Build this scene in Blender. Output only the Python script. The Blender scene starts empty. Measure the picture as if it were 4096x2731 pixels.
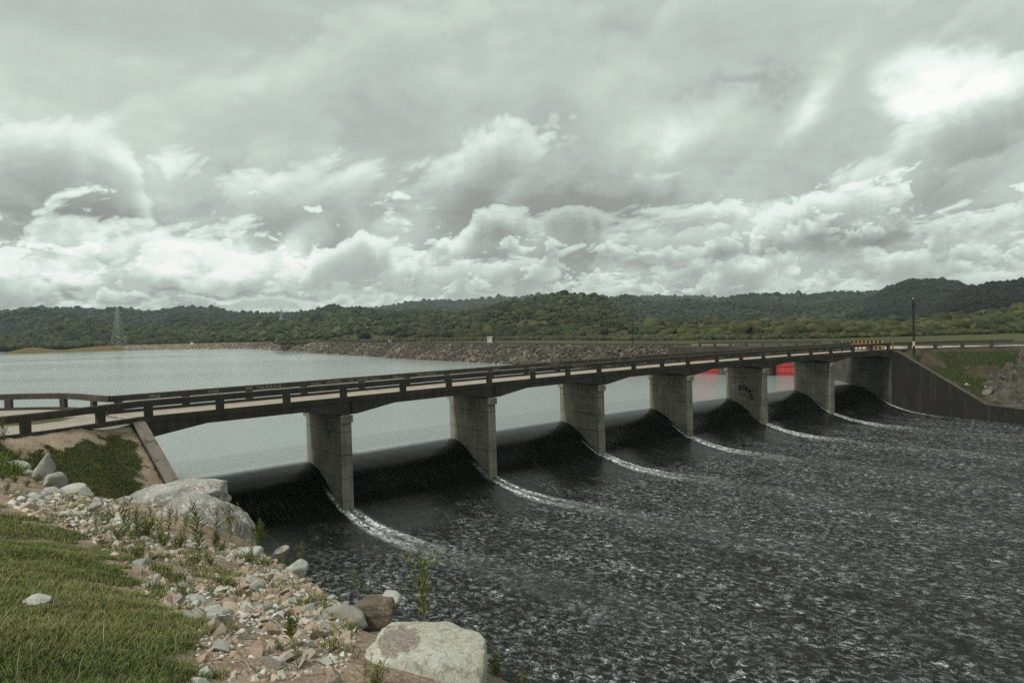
import bpy, bmesh, math, random
import numpy as np
from mathutils import Vector, Matrix
R = math.radians
random.seed(7); rng = np.random.default_rng(7)
scene = bpy.context.scene
COL = scene.collection

# ------------------------------------------------------------------ camera
FP = 2957.0; PITCH = 0.019031; ROLL = 0.027625
CAM = np.array([0.0, 0.0, 10.0])
cp, sp_, cr, sr = math.cos(PITCH), math.sin(PITCH), math.cos(ROLL), math.sin(ROLL)
def ray(x, y):
    dx, dy = x-2048, y-1365.5
    u = (dx*cr-dy*sr)/FP; v = (dx*sr+dy*cr)/FP
    return np.array([u, cp-v*sp_, -sp_-v*cp])
def on_z(x, y, z):
    d = ray(x, y); t = (z-10)/d[2]; return CAM+d*t
def on_Y(x, y, Y):
    d = ray(x, y); return CAM+d*(Y/d[1])
def project(p):
    X, Y, Z = p[0], p[1], p[2]-10
    y = Y*cp-Z*sp_; z = Y*sp_+Z*cp
    u, v = FP*X/y, -FP*z/y
    return 2048+u*cr+v*sr, 1365.5-u*sr+v*cr
cam = bpy.data.cameras.new('camera'); camo = bpy.data.objects.new('camera', cam); COL.objects.link(camo)
cam.sensor_width = 36; cam.lens = FP/4096*36; cam.clip_start = 0.1; cam.clip_end = 30000
Fv = Vector((0, cp, -sp_)); Rv = Vector((1, 0, 0)); Uv = Vector((0, sp_, cp))
Xc = Rv*cr-Uv*sr; Yc = Rv*sr+Uv*cr
M = Matrix((( Xc.x, Yc.x, -Fv.x, 0), (Xc.y, Yc.y, -Fv.y, 0), (Xc.z, Yc.z, -Fv.z, 10), (0, 0, 0, 1)))
camo.matrix_world = M
scene.camera = camo

# ------------------------------------------------------------------ helpers
def tag(o, label=None, cat=None, group=None, kind=None):
    if label: o['label'] = label
    if cat: o['category'] = cat
    if group: o['group'] = group
    if kind: o['kind'] = kind
    return o
def empty(name, loc=(0, 0, 0), label=None, cat=None, group=None):
    o = bpy.data.objects.new(name, None); COL.objects.link(o); o.location = loc
    o.empty_display_size = 0.2
    return tag(o, label, cat, group)
def worldloc(p):
    l = np.zeros(3)
    while p is not None:
        l += np.array(p.location); p = p.parent
    return l
def mk(name, V, F, mat, parent=None, smooth=False, world=True, loc=None):
    """V list/array, F list of faces; verts in world coordinates, made local to parent (or to loc)"""
    V = np.asarray(V, dtype=np.float64)
    me = bpy.data.meshes.new(name)
    off = np.zeros(3)
    if world and parent is not None: off = worldloc(parent)
    if loc is not None: off = np.asarray(loc, float)
    VV = V-off
    if isinstance(F, np.ndarray):
        n, m, k = len(VV), len(F), F.shape[1]
        me.vertices.add(n); me.vertices.foreach_set('co', VV.astype(np.float32).ravel())
        me.loops.add(m*k); me.loops.foreach_set('vertex_index', F.astype(np.int32).ravel())
        me.polygons.add(m); me.polygons.foreach_set('loop_start', np.arange(0, m*k, k, dtype=np.int32))
        me.update(calc_edges=True)
    else:
        me.from_pydata(VV.tolist(), [], F); me.update()
    if smooth: me.polygons.foreach_set('use_smooth', np.ones(len(me.polygons), dtype=bool))
    if mat: me.materials.append(mat)
    o = bpy.data.objects.new(name, me); COL.objects.link(o)
    if loc is not None: o.location = loc
    if parent: o.parent = parent
    return o
def vcol(o, name, arr):
    a = o.data.color_attributes.new(name, 'FLOAT_COLOR', 'POINT')
    a.data.foreach_set('color', np.ascontiguousarray(arr, dtype=np.float32).ravel())
def vfloat(o, name, arr):
    a = o.data.attributes.new(name, 'FLOAT', 'POINT')
    a.data.foreach_set('value', np.ascontiguousarray(arr, dtype=np.float32).ravel())

class MB:
    def __init__(s): s.V = []; s.F = []
    def add(s, V, F):
        n = len(s.V); s.V += [tuple(map(float, v)) for v in V]; s.F += [tuple(i+n for i in f) for f in F]; return s
    def prism(s, poly, z0, z1):
        """poly list of xy; z0,z1 scalar or list per vertex"""
        n = len(poly); a = z0 if hasattr(z0, '__len__') else [z0]*n; b = z1 if hasattr(z1, '__len__') else [z1]*n
        V = [(p[0], p[1], a[i]) for i, p in enumerate(poly)]+[(p[0], p[1], b[i]) for i, p in enumerate(poly)]
        F = [tuple(range(n))[::-1], tuple(range(n, 2*n))]+[(i, (i+1) % n, n+(i+1) % n, n+i) for i in range(n)]
        return s.add(V, F)
    def bar(s, a, b, r, n=4, r2=None):
        a, b = Vector(a), Vector(b); d = (b-a).normalized()
        q = d.to_track_quat('Z', 'Y'); r2 = r if r2 is None else r2
        V = [a+q@Vector((r*math.cos(2*math.pi*(i+.5)/n), r*math.sin(2*math.pi*(i+.5)/n), 0)) for i in range(n)]
        V += [b+q@Vector((r2*math.cos(2*math.pi*(i+.5)/n), r2*math.sin(2*math.pi*(i+.5)/n), 0)) for i in range(n)]
        F = [tuple(range(n))[::-1], tuple(range(n, 2*n))]+[(i, (i+1) % n, n+(i+1) % n, n+i) for i in range(n)]
        return s.add(V, F)
    def box(s, c, sz, ang=0):
        x, y, z = [q/2 for q in sz]; ca, sa = math.cos(ang), math.sin(ang)
        P = [(c[0]+a*x*ca-b*y*sa, c[1]+a*x*sa+b*y*ca) for a, b in ((-1, -1), (1, -1), (1, 1), (-1, 1))]
        return s.prism(P, c[2]-z, c[2]+z)
    def build(s, name, mat, parent=None, smooth=False, loc=None, bevel=0):
        o = mk(name, s.V, s.F, mat, parent, smooth, loc=loc)
        bm = bmesh.new(); bm.from_mesh(o.data); bmesh.ops.recalc_face_normals(bm, faces=bm.faces)
        if bevel: bmesh.ops.bevel(bm, geom=[e for e in bm.edges if e.calc_face_angle(0) > .5], offset=bevel, segments=2, affect='EDGES', profile=.6)
        bm.to_mesh(o.data); bm.free(); return o

# numpy noise
def _h(ix, iy, s):
    n = (ix.astype(np.int64)*374761393+iy.astype(np.int64)*668265263+s*974634777) & 0xffffffff
    n = ((n ^ (n >> 13))*1274126177) & 0xffffffff
    return ((n ^ (n >> 16)) & 0xffff)/65535.0
def vn(x, y, s=0):
    x = np.asarray(x, float); y = np.asarray(y, float)
    ix, iy = np.floor(x), np.floor(y); fx, fy = x-ix, y-iy
    fx = fx*fx*(3-2*fx); fy = fy*fy*(3-2*fy)
    a, b, c, d = _h(ix, iy, s), _h(ix+1, iy, s), _h(ix, iy+1, s), _h(ix+1, iy+1, s)
    return (a*(1-fx)+b*fx)*(1-fy)+(c*(1-fx)+d*fx)*fy
def fbm(x, y, s=0, o=4, g=.5):
    r = 0; a = 1; t = 0
    for i in range(o):
        r = r+a*vn(np.asarray(x)*2**i+17.3*i, np.asarray(y)*2**i-9.1*i, s+i); t += a; a *= g
    return r/t*2-1
def grid_faces(n, m):
    i = np.arange(n-1)[:, None]*m+np.arange(m-1)[None, :]
    return np.stack([i, i+m, i+m+1, i+1], -1).reshape(-1, 4)
def sstep(a, b, x):
    t = np.clip((np.asarray(x)-a)/(b-a), 0, 1); return t*t*(3-2*t)
def smax(a, b, k=1.0):
    h = np.clip(.5+.5*(a-b)/k, 0, 1); return b*(1-h)+a*h+k*h*(1-h)

# ------------------------------------------------------------------ node helpers
class NT:
    def __init__(s, tree): s.t = tree; s.L = tree.links
    def n(s, typ, **kw):
        nd = s.t.nodes.new(typ)
        for k, v in kw.items():
            if k.startswith('i_'):
                key = k[2:]; key = int(key) if key.isdigit() else key.replace('_', ' ')
                s.set(nd.inputs[key], v)
            else: setattr(nd, k, v)
        return nd
    def set(s, inp, v):
        if isinstance(v, bpy.types.NodeSocket): s.L.new(v, inp)
        elif isinstance(v, bpy.types.Node): s.L.new(v.outputs[0], inp)
        else:
            if isinstance(v, (tuple, list)) and len(v) == 3 and inp.type == 'RGBA': v = (*v, 1)
            inp.default_value = v
    def m(s, op, a, b=None, c=None, clamp=False):
        nd = s.t.nodes.new('ShaderNodeMath'); nd.operation = op; nd.use_clamp = clamp
        s.set(nd.inputs[0], a)
        if b is not None: s.set(nd.inputs[1], b)
        if c is not None: s.set(nd.inputs[2], c)
        return nd.outputs[0]
    def v(s, op, a, b=None, out=0):
        nd = s.t.nodes.new('ShaderNodeVectorMath'); nd.operation = op
        s.set(nd.inputs[0], a)
        if b is not None:
            if op == 'SCALE': s.set(nd.inputs['Scale'], b)
            else: s.set(nd.inputs[1], b)
        return nd.outputs[out]
    def mix(s, f, a, b, mode='MIX'):
        nd = s.t.nodes.new('ShaderNodeMix'); nd.data_type = 'RGBA'; nd.blend_type = mode
        s.set(nd.inputs[0], f); s.set(nd.inputs[6], a); s.set(nd.inputs[7], b); return nd.outputs[2]
    def mr(s, x, a, b, c=0.0, d=1.0, smooth=False):
        nd = s.t.nodes.new('ShaderNodeMapRange'); nd.clamp = True
        if smooth: nd.interpolation_type = 'SMOOTHSTEP'
        for i, q in enumerate((x, a, b, c, d)): s.set(nd.inputs[i], q)
        return nd.outputs[0]
    def noise(s, vec, scale, detail=4, rough=.5, dist=0, out=0, dim='3D'):
        nd = s.t.nodes.new('ShaderNodeTexNoise'); nd.noise_dimensions = dim
        s.set(nd.inputs['Vector'], vec); s.set(nd.inputs['Scale'], scale); s.set(nd.inputs['Detail'], detail)
        s.set(nd.inputs['Roughness'], rough); s.set(nd.inputs['Distortion'], dist); return nd.outputs[out]
    def voro(s, vec, scale, feat='F1', out=0):
        nd = s.t.nodes.new('ShaderNodeTexVoronoi'); nd.feature = feat
        s.set(nd.inputs['Vector'], vec); s.set(nd.inputs['Scale'], scale); return nd.outputs[out]
    def comb(s, x, y, z):
        nd = s.t.nodes.new('ShaderNodeCombineXYZ')
        for i, q in enumerate((x, y, z)): s.set(nd.inputs[i], q)
        return nd.outputs[0]
    def sep(s, v):
        nd = s.t.nodes.new('ShaderNodeSeparateXYZ'); s.set(nd.inputs[0], v); return nd.outputs
    def ramp(s, f, stops):
        nd = s.t.nodes.new('ShaderNodeValToRGB'); s.set(nd.inputs[0], f); e = nd.color_ramp.elements
        while len(e) < len(stops): e.new(.5)
        for i, (p, c) in enumerate(stops): e[i].position = p; e[i].color = (*c, 1)
        return nd.outputs[0]
    def bump(s, h, strength=.5, dist=.05, normal=None):
        nd = s.t.nodes.new('ShaderNodeBump'); s.set(nd.inputs['Height'], h)
        nd.inputs['Strength'].default_value = strength; nd.inputs['Distance'].default_value = dist
        if normal is not None: s.set(nd.inputs['Normal'], normal)
        return nd.outputs[0]
def mat(name, fn):
    m = bpy.data.materials.new(name); m.use_nodes = True
    t = NT(m.node_tree); b = m.node_tree.nodes['Principled BSDF']
    b.inputs['Specular IOR Level'].default_value = .25
    pos = t.n('ShaderNodeNewGeometry').outputs['Position']
    fn(t, b, pos); return m

def concrete(name, base, dark, streak=.6, joints=False, moss=0.0, scale=1.0, pale=0.0, eff=0.0):
    def f(t, b, P):
        x, y, z = t.sep(P)
        n1 = t.noise(P, .7*scale, 6, .6)
        n2 = t.noise(P, 9*scale, 5, .65)
        st = t.noise(t.v('MULTIPLY', P, (1.6, 1.6, .12)), 2.2, 5, .65)
        c = t.mix(t.mr(n1, .35, .68), dark, base)
        c = t.mix(t.m('MULTIPLY', t.mr(st, .44, .64), streak), c, tuple(q*.45 for q in dark))
        st2 = t.noise(t.v('MULTIPLY', P, (2.3, 2.3, .10)), 1.4, 4, .6)
        if pale: c = t.mix(t.m('MULTIPLY', t.mr(st2, .60, .74), pale), c, tuple(min(1, q*1.9) for q in base))
        c = t.mix(t.mr(n2, .3, .7, .0, .35), c, tuple(q*.6 for q in base))
        if moss: c = t.mix(t.m('MULTIPLY', t.mr(t.noise(P, 1.8, 5, .7), .56, .66), moss), c, (.045, .05, .018))
        h = t.m('ADD', t.m('MULTIPLY', n2, .4), t.noise(P, 40, 3, .6))
        if joints:
            k = t.m('FRACT', t.m('DIVIDE', t.m('SUBTRACT', z, 2.75-16.7), 1.67))
            d = t.m('ABSOLUTE', t.m('SUBTRACT', k, .5))
            line = t.mr(d, .470, .484)
            c = t.mix(t.m('MULTIPLY', line, .75), c, (.02, .02, .018))
            h = t.m('SUBTRACT', h, t.m('MULTIPLY', line, 1.5))
            # board courses have their own tone
            cid = t.m('FLOOR', t.m('ADD', t.m('DIVIDE', t.m('SUBTRACT', z, 2.75-16.7), 1.67), .5))
            tone = t.noise(t.comb(cid, t.m('MULTIPLY', x, .25), t.m('MULTIPLY', y, .25)), 1.3, 1)
            c = t.mix(t.mr(tone, .35, .65, 0, .35), c, tuple(q*1.25 for q in base))
        if eff:
            e = t.noise(t.v('MULTIPLY', P, (1.5, 1.5, .09)), 1.1, 3, .6)
            c = t.mix(t.m('MULTIPLY', t.mr(e, .57, .63), eff), c, (.24, .24, .22))
        t.set(b.inputs['Base Color'], c); b.inputs['Roughness'].default_value = .9
        t.set(b.inputs['Normal'], t.bump(h, .35, .03))
    return mat(name, f)

C_RAIL = concrete('railing_concrete', (.090, .078, .063), (.050, .044, .037), .45, moss=.15, scale=1.5, pale=.5)
C_GIRD = concrete('girder_concrete', (.080, .072, .059), (.042, .038, .032), .6, pale=.35)
C_PIER = concrete('pier_concrete', (.29, .265, .215), (.155, .142, .112), .75, joints=True, pale=.18)
C_WALL = concrete('abutment_concrete', (.027, .025, .021), (.019, .018, .015), .12, joints=True, eff=.06)  # very dark base tone with faint streaks and course joints
C_FAR = concrete('training_wall_concrete', (.11, .105, .09), (.06, .056, .048), .6, joints=True)
C_COPE = concrete('coping_concrete', (.25, .22, .19), (.15, .13, .11), .2, moss=.85, scale=1.6)
C_COPER = concrete('right_coping_concrete', (.12, .11, .09), (.08, .07, .055), .2, moss=.5, scale=1.6)
C_KERB = concrete('kerb_concrete', (.085, .075, .06), (.04, .036, .028), .45, moss=.35)
def f(t, b, P):
    n = t.noise(P, 1.1, 6, .65); n2 = t.noise(P, 30, 4, .7)
    c = t.mix(t.mr(n, .35, .65), (.42, .37, .31), (.30, .26, .21))
    c = t.mix(t.mr(n2, .45, .7, 0, .5), c, (.22, .18, .14))
    t.set(b.inputs['Base Color'], c); b.inputs['Roughness'].default_value = .95
    t.set(b.inputs['Normal'], t.bump(n2, .4, .02))
M_ROAD = mat('pale_gravel_road', f)

def plain(name, c1, c2=None, rough=.6, scale=8, metal=0):
    c2 = c2 or tuple(q*.75 for q in c1)
    def f(t, b, P):
        t.set(b.inputs['Base Color'], t.mix(t.mr(t.noise(P, scale, 5, .6), .35, .65), c1, c2))
        b.inputs['Roughness'].default_value = rough; b.inputs['Metallic'].default_value = metal
    return mat(name, f)
def f(t, b, P):
    z = t.sep(P)[2]; st = t.noise(t.v('MULTIPLY', P, (2, 2, .25)), 1.6, 5, .65)
    c = t.mix(t.mr(st, .42, .66), (.46, .055, .052), (.32, .042, .038)); c = t.mix(t.mr(z, .05, .35, .6, 0), c, (.10, .035, .028))
    c = t.mix(t.mr(t.noise(P, 3, 5, .7), .58, .68, 0, .6), c, (.13, .05, .03)); t.set(b.inputs['Base Color'], c); b.inputs['Roughness'].default_value = .7
M_RED = mat('red_gate_paint', f)
M_CHALK = plain('chalk_graffiti', (.36, .32, .27), (.16, .14, .115), .9, 30)
M_BLACKP = plain('black_spray_paint', (.006, .006, .006), (.012, .012, .01), .7, 20)
M_REDP = plain('faded_red_paint', (.14, .06, .045), (.12, .08, .07), .9, 20)
M_YEL = plain('yellow_board_paint', (.30, .19, .05), (.20, .14, .045), .7, 6)
M_BLK = plain('black_board_paint', (.02, .018, .015), None, .6)
M_RW = plain('red_board_paint', (.55, .09, .05), (.4, .08, .06), .6, 6)
M_WHT = plain('weathered_white_paint', (.62, .64, .62), (.5, .52, .5), .6, 5)
M_SEAM = plain('grey_panel', (.25, .28, .28), None, .6)  # plain grey used on the cabinet door seams
M_POLE = plain('dark_timber_pole', (.030, .026, .02), (.018, .016, .013), .9, 6)
M_STEEL = plain('galvanised_steel', (.42, .44, .43), (.32, .34, .33), .6, 4, 0)
M_INS = plain('pale_insulator', (.45, .45, .42), None, .3)
M_POST = plain('pale_fence_post', (.22, .21, .17), (.14, .135, .11), .8, 3)
M_ORANGE = plain('orange_roof', (.60, .16, .07), None, .8)
M_PINK = plain('pale_marker_paint', (.62, .40, .32), (.5, .35, .3), .7)
M_SKIN = plain('skin', (.22, .12, .08), None, .6)
M_DARKC = plain('dark_clothing', (.012, .012, .016), None, .9)
M_CAP = plain('salmon_cap', (.75, .22, .16), None, .8)

# rocks
def rockmat(name, a, b_, c_, lich=.5, sc=1.0):
    def f(t, b, P):
        oi = t.n('ShaderNodeObjectInfo').outputs['Random']
        n1 = t.noise(P, 2.5*sc, 6, .65); n2 = t.noise(P, 28*sc, 5, .75); n3 = t.noise(P, 7*sc, 5, .7, .6)
        c = t.mix(t.mr(n1, .38, .62), a, b_)
        c = t.mix(t.mr(n2, .50, .66, 0, lich), c, c_)
        c = t.mix(t.mr(n3, .56, .64, 0, lich*.8), c, tuple(q*.55 for q in b_))
        c = t.mix(t.mr(oi, 0, 1, 0, .35), c, tuple(q*.72 for q in b_))
        t.set(b.inputs['Base Color'], c); b.inputs['Roughness'].default_value = .92
        t.set(b.inputs['Normal'], t.bump(t.m('ADD', n2, t.m('MULTIPLY', n3, 2)), .6, .02/sc))
    return mat(name, f)
R_WHITE = rockmat('white_grey_rock', (.56, .56, .50), (.38, .39, .36), (.20, .20, .18), .55)
R_TAN = rockmat('tan_rock', (.54, .45, .36), (.38, .30, .235), (.60, .55, .47), .55)
R_PINK = rockmat('pink_rock', (.46, .345, .265), (.31, .225, .165), (.50, .43, .35), .5)
R_GREY = rockmat('grey_rock', (.42, .41, .375), (.29, .275, .245), (.17, .155, .135), .6)
R_BROWN = rockmat('brown_rock', (.15, .115, .08), (.085, .065, .048), (.42, .39, .33), .42, .9)
def f(t, b, P):   # weathered outcrop: smooth pale faces, grey lichen, brown stains and white veins
    n1 = t.noise(P, .9, 5, .6); n2 = t.noise(P, 16, 5, .75); n3 = t.noise(P, 3.2, 6, .7, .5); n4 = t.noise(P, 38, 4, .7)
    c = t.mix(t.mr(n1, .40, .60), (.46, .455, .42), (.25, .215, .19))
    c = t.mix(t.mr(n3, .50, .58, 0, .8), c, (.30, .29, .27)); c = t.mix(t.mr(n2, .52, .60, 0, .7), c, (.14, .13, .12))
    v = t.m('ABSOLUTE', t.m('SUBTRACT', t.noise(P, 1.7, 5, .6, .8), .5)); c = t.mix(t.mr(v, .006, .02, .8, 0), c, (.62, .62, .58))
    c = t.mix(t.mr(n4, .56, .66, 0, .6), c, (.58, .58, .54))
    t.set(b.inputs['Base Color'], c); b.inputs['Roughness'].default_value = .95
    t.set(b.inputs['Normal'], t.bump(t.m('ADD', t.m('ADD', n2, t.m('MULTIPLY', n3, 3)), t.m('MULTIPLY', n4, .4)), .8, .05))
R_OUT = mat('outcrop_rock', f)
R_DARK = rockmat('dark_riprap_rock', (.17, .155, .135), (.09, .082, .072), (.24, .22, .19), .5, .12)
def f(t, b, P):   # big lichen covered boulder
    n1 = t.noise(P, 1.6, 6, .6); n2 = t.noise(P, 40, 5, .8); n3 = t.noise(P, 9, 6, .75, .4)
    z = t.sep(P)[2]
    c = t.mix(t.mr(n1, .38, .62), (.50, .51, .44), (.40, .38, .29))
    c = t.mix(t.mr(n2, .46, .60, 0, .75), c, (.62, .63, .57))
    c = t.mix(t.mr(n3, .50, .60, 0, .75), c, (.24, .22, .18)); c = t.mix(t.mr(t.noise(P, 70, 4, .8), .54, .62, 0, .6), c, (.17, .16, .14))
    at = t.n('ShaderNodeAttribute', attribute_name='crust').outputs['Fac']
    m = t.mr(t.m('ADD', at, t.m('MULTIPLY', t.m('SUBTRACT', n3, .5), 1.2)), .45, .55)
    c = t.mix(m, c, t.mix(t.mr(n2, .4, .6), (.17, .13, .105), (.34, .31, .27)))
    t.set(b.inputs['Base Color'], c); b.inputs['Roughness'].default_value = .95
    t.set(b.inputs['Normal'], t.bump(t.m('ADD', n2, t.m('MULTIPLY', n3, 2)), .7, .012))
R_BOULD = mat('lichen_boulder', f)

# ------------------------------------------------------------------ bridge layout (plan)
P = np.array([[-22.1, 43.8], [-11.85, 53.68], [-1.6, 63.81], [9.07, 73.93], [20.24, 83.51], [31.83, 92.47], [43.87, 100.86], [55.3, 107.9]])
U = np.array([[-16.39, 58.31], [-5.8, 68.59], [5.2, 78.63], [16.57, 88.05], [28.36, 97.01], [40.51, 105.37]])
def tang(i):
    a = P[max(0, i-1)]; b = P[min(7, i+1)]; d = b-a; return d/np.linalg.norm(d)
T = np.array([tang(i) for i in range(8)]); N = np.stack([-T[:, 1], T[:, 0]], 1)   # N = upstream
def cur(b):
    """point on downstream deck face, tangent, upstream normal at span coordinate b"""
    b = np.asarray(b, float); i = np.clip(np.floor(b).astype(int), 0, 6); f = b-i
    # catmull-rom
    g = lambda k: P[np.clip(k, 0, 7)]+np.where((k < 0)[..., None], -(P[1]-P[0]), 0)+np.where((k > 7)[..., None], P[7]-P[6], 0)
    p0, p1, p2, p3 = g(i-1), g(i), g(i+1), g(i+2); f_ = f[..., None]
    p = .5*((2*p1)+(-p0+p2)*f_+(2*p0-5*p1+4*p2-p3)*f_**2+(-p0+3*p1-3*p2+p3)*f_**3)
    n = N[i]*(1-f_)+N[np.clip(i+1, 0, 7)]*f_
    n = n/np.linalg.norm(n, axis=-1, keepdims=True)
    t = np.stack([n[..., 1], -n[..., 0]], -1)
    return p, t, n
def at(b, s):   # s>0 downstream
    p, t, n = cur(b); return p-n*np.asarray(s)[..., None] if np.ndim(s) else p-n*s
ZR, ZK, ZC = 6.27, 5.29, 4.01     # rail top, kerb top, pier cap top
W = 6.0

def rail_beam(mb, pts, z0, z1, half=.13):
    """extruded beam with chamfered top following xy points"""
    pts = np.array(pts, float); n = len(pts)
    d = np.gradient(pts, axis=0); d /= np.linalg.norm(d, axis=1)[:, None]; nn = np.stack([-d[:, 1], d[:, 0]], 1)
    prof = [(-half, z0), (half, z0), (half, z1-.05), (half-.05, z1), (-half+.05, z1), (-half, z1-.05)]
    zz = z0 if np.ndim(z0) else None
    V = []; F = []; k = len(prof)
    for i in range(n):
        for a, z in prof: V.append((pts[i][0]+nn[i][0]*a, pts[i][1]+nn[i][1]*a, z))
    for i in range(n-1):
        for j in range(k): F.append((i*k+j, i*k+(j+1) % k, (i+1)*k+(j+1) % k, (i+1)*k+j))
    F.append(tuple(range(k))); F.append(tuple((n-1)*k+j for j in range(k))[::-1])
    mb.add(V, F)

bridge = empty('road_bridge', (P[0][0], P[0][1], 0), 'long low dark concrete road bridge on six piers across the spillway', 'bridge')
# deck slab, one mesh
bb = np.linspace(-.02, 7.02, 99)
mbv = []
p0 = at(bb, -.32); p1 = at(bb, -(W-.32))
V = []; F = []
for i in range(len(bb)):
    V += [(*p0[i], 5.10), (*p0[i], 4.80), (*p1[i], 4.80), (*p1[i], 5.10)]
for i in range(len(bb)-1):
    for j in range(4): F.append((i*4+j, i*4+(j+1) % 4, i*4+4+(j+1) % 4, i*4+4+j))
F += [(0, 1, 2, 3), tuple(len(V)-4+q for q in (3, 2, 1, 0))]
mk('deck', V, F, M_ROAD, bridge)
# kerb / edge beams
for s_, nm in ((-.16, 'kerb'), (-(W-.16), 'kerb')):
    q = at(bb, s_); mb = MB(); V = []; F = []
    for side, a in enumerate((-.20, .20)): pass
    qa, qb = at(bb, s_+.20 if s_ > -1 else s_-.16), at(bb, s_-.16 if s_ > -1 else s_+.20)
    for i in range(len(bb)): V += [(*qa[i], 5.29), (*qa[i], 4.93), (*qb[i], 4.93), (*qb[i], 5.29)]
    for i in range(len(bb)-1):
        for j in range(4): F.append((i*4+j, i*4+(j+1) % 4, i*4+4+(j+1) % 4, i*4+4+j))
    F += [(0, 1, 2, 3), tuple(len(V)-4+q for q in (3, 2, 1, 0))]
    mb.add(V, F); mb.build(nm, C_KERB, bridge)
# haunched girders, one per span
def gz(f):
    d = min(f, 1-f); return 4.02 if d < .035 else (4.02+(d-.035)/(.27-.035)*.50 if d < .27 else 4.52)
for k in range(7):
    fs = [0.004, .035, .08, .12, .16, .2, .24, .27, .35, .42, .5, .58, .65, .73, .76, .8, .84, .88, .92, .965, .996]
    V = []; F = []
    for i, f_ in enumerate(fs):
        a = at(k+f_, .0); b_ = at(k+f_, -W)
        V += [(*a, 4.93), (*a, gz(f_)), (*b_, gz(f_)), (*b_, 4.93)]
    for i in range(len(fs)-1):
        for j in range(4): F.append((i*4+j, i*4+(j+1) % 4, i*4+4+(j+1) % 4, i*4+4+j))
    F += [(0, 1, 2, 3), tuple(len(V)-4+q for q in (3, 2, 1, 0))]
    MB().add(V, F).build('girder', C_GIRD, bridge)
# guard rails of the bridge
def guard_rail(parent, pts, posts, z0=5.27, base=ZK, half=.13, nm='guard_rail', m=None, ztop=ZR, depth=.4):
    m = m or C_RAIL
    mb = MB(); rail_beam(mb, pts, ztop-depth, ztop, half); r = mb.build(nm, m, parent)
    for (x, y, ang) in posts:
        c = MB().box((x, y, (base-.04+ztop-depth+.03)/2), (.46, half*2+.03, ztop-depth+.03-base+.04), ang); c.build('post', m, r, bevel=.015)
    return r
fr = np.linspace(0, 7, 106)
for s_, lab in ((-.13, 'graffitied'), (-(W-.13), 'far')):
    pts = at(fr, s_); posts = []
    for k in range(7):
        for f_ in ((.03, .333, .655, .965) if k == 0 else (.333, .655, .965)):
            c, t_, n_ = cur(np.array(k+f_)); c = c-n_*s_; posts.append((c[0], c[1], math.atan2(t_[1], t_[0])))
    g = guard_rail(bridge, pts, posts)
    if s_ > -1: RAIL_NEAR = g
    else: RAIL_FAR = g
# piers
PIERS = []
for k in range(1, 7):
    t_ = T[k]; up = (U[k-1]-(P[k]-t_*.9)); up = up/np.linalg.norm(up)
    DL = P[k]-t_*.9; DR = P[k]; UL = U[k-1]; UR = UL+t_*.9
    nose = (UL+UR)/2+up*.75
    mb = MB(); mb.prism([DL, DR, UR+t_*0, nose+t_*.2, nose-t_*.2, UL], -6, 3.45)
    pr = mb.build('pier', C_PIER, bridge)
    c = .32
    mb = MB(); mb.prism([DL-up*c-t_*.0+t_*-.002, DR-up*c+t_*.002, UR+up*(c+.5)+t_*.002, UL+up*(c+.5)-t_*.002], 3.45, 4.0)
    mb.build('pier_cap', C_PIER, pr, bevel=.03)
    PIERS.append((pr, DL, UL))

# text to mesh
def text_mesh(txt, size, shear=0, bold=0.0):
    cu = bpy.data.curves.new('t', 'FONT'); cu.body = txt; cu.size = size; cu.shear = shear; cu.offset = bold; cu.resolution_u = 2
    cu.extrude = .004
    o = bpy.data.objects.new('t', cu); COL.objects.link(o)
    dg = bpy.context.evaluated_depsgraph_get(); me = bpy.data.meshes.new_from_object(o.evaluated_get(dg))
    bpy.data.objects.remove(o); return me
def put_text(txt, size, origin, xdir, ydir, m, parent, bold=0.0, jitter=0.0):
    me = text_mesh(txt, size, 0, bold)
    xd = np.array(xdir, float); xd /= np.linalg.norm(xd); yd = np.array(ydir, float); yd -= xd*(yd@xd); yd /= np.linalg.norm(yd); zd = np.cross(xd, yd)
    co = np.zeros(len(me.vertices)*3); me.vertices.foreach_get('co', co); co = co.reshape(-1, 3)
    if jitter: co[:, 1] += jitter*size*np.sin(co[:, 0]*9/size*.3)
    w = np.array(origin)+co[:, :1]*xd+co[:, 1:2]*yd+co[:, 2:3]*zd-worldloc(parent)
    me.vertices.foreach_set('co', w.astype(np.float32).ravel()); me.update(); me.materials.clear(); me.materials.append(m)
    me.name = 'graffiti'; o = bpy.data.objects.new('graffiti', me); COL.objects.link(o); o.parent = parent; return o
def b_at_px(px, s, z):
    best = None
    for b in np.linspace(-.0, 7, 2801):
        q = at(b, s); x, _ = project((q[0], q[1], z)); e = abs(x-px)
        if best is None or e < best[0]: best = (e, b)
    return best[1]
BSAMP = {}
def rail_text(txt, px, s, size, parent, zc):
    b = b_at_px(px, s, zc); p, t_, n_ = cur(np.array(b)); q = p-n_*s
    put_text(txt, size, (q[0], q[1], zc), (t_[0], t_[1], 0), (0, 0, 1), M_CHALK, parent, .004, .05)
sf = -(W-.26)+.006
for txt, px, size in (('MINE', 597, .30), ('XXXF', 832, .30), ('MA', 985, .34), ('THA X K K H', 1024, .34), ('JOHNNY', 1245, .22), ('|ANDRES|', 1306, .33), ('ANA', 1398, .20), ('|RANSES', 1428, .30), ('<3|', 1478, .30), ('LUZ', 1497, .24),
                      ('MIRIA A', 1572, .26), ('YONY X ANDRES', 1668, .27), ('KELVIN', 1970, .22), ('THOMAS', 2203, .32), ('JAVI', 2472, .30), ('IVAN', 2523, .30)):
    rail_text(txt, px, sf, size, RAIL_FAR, 5.94)
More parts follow.
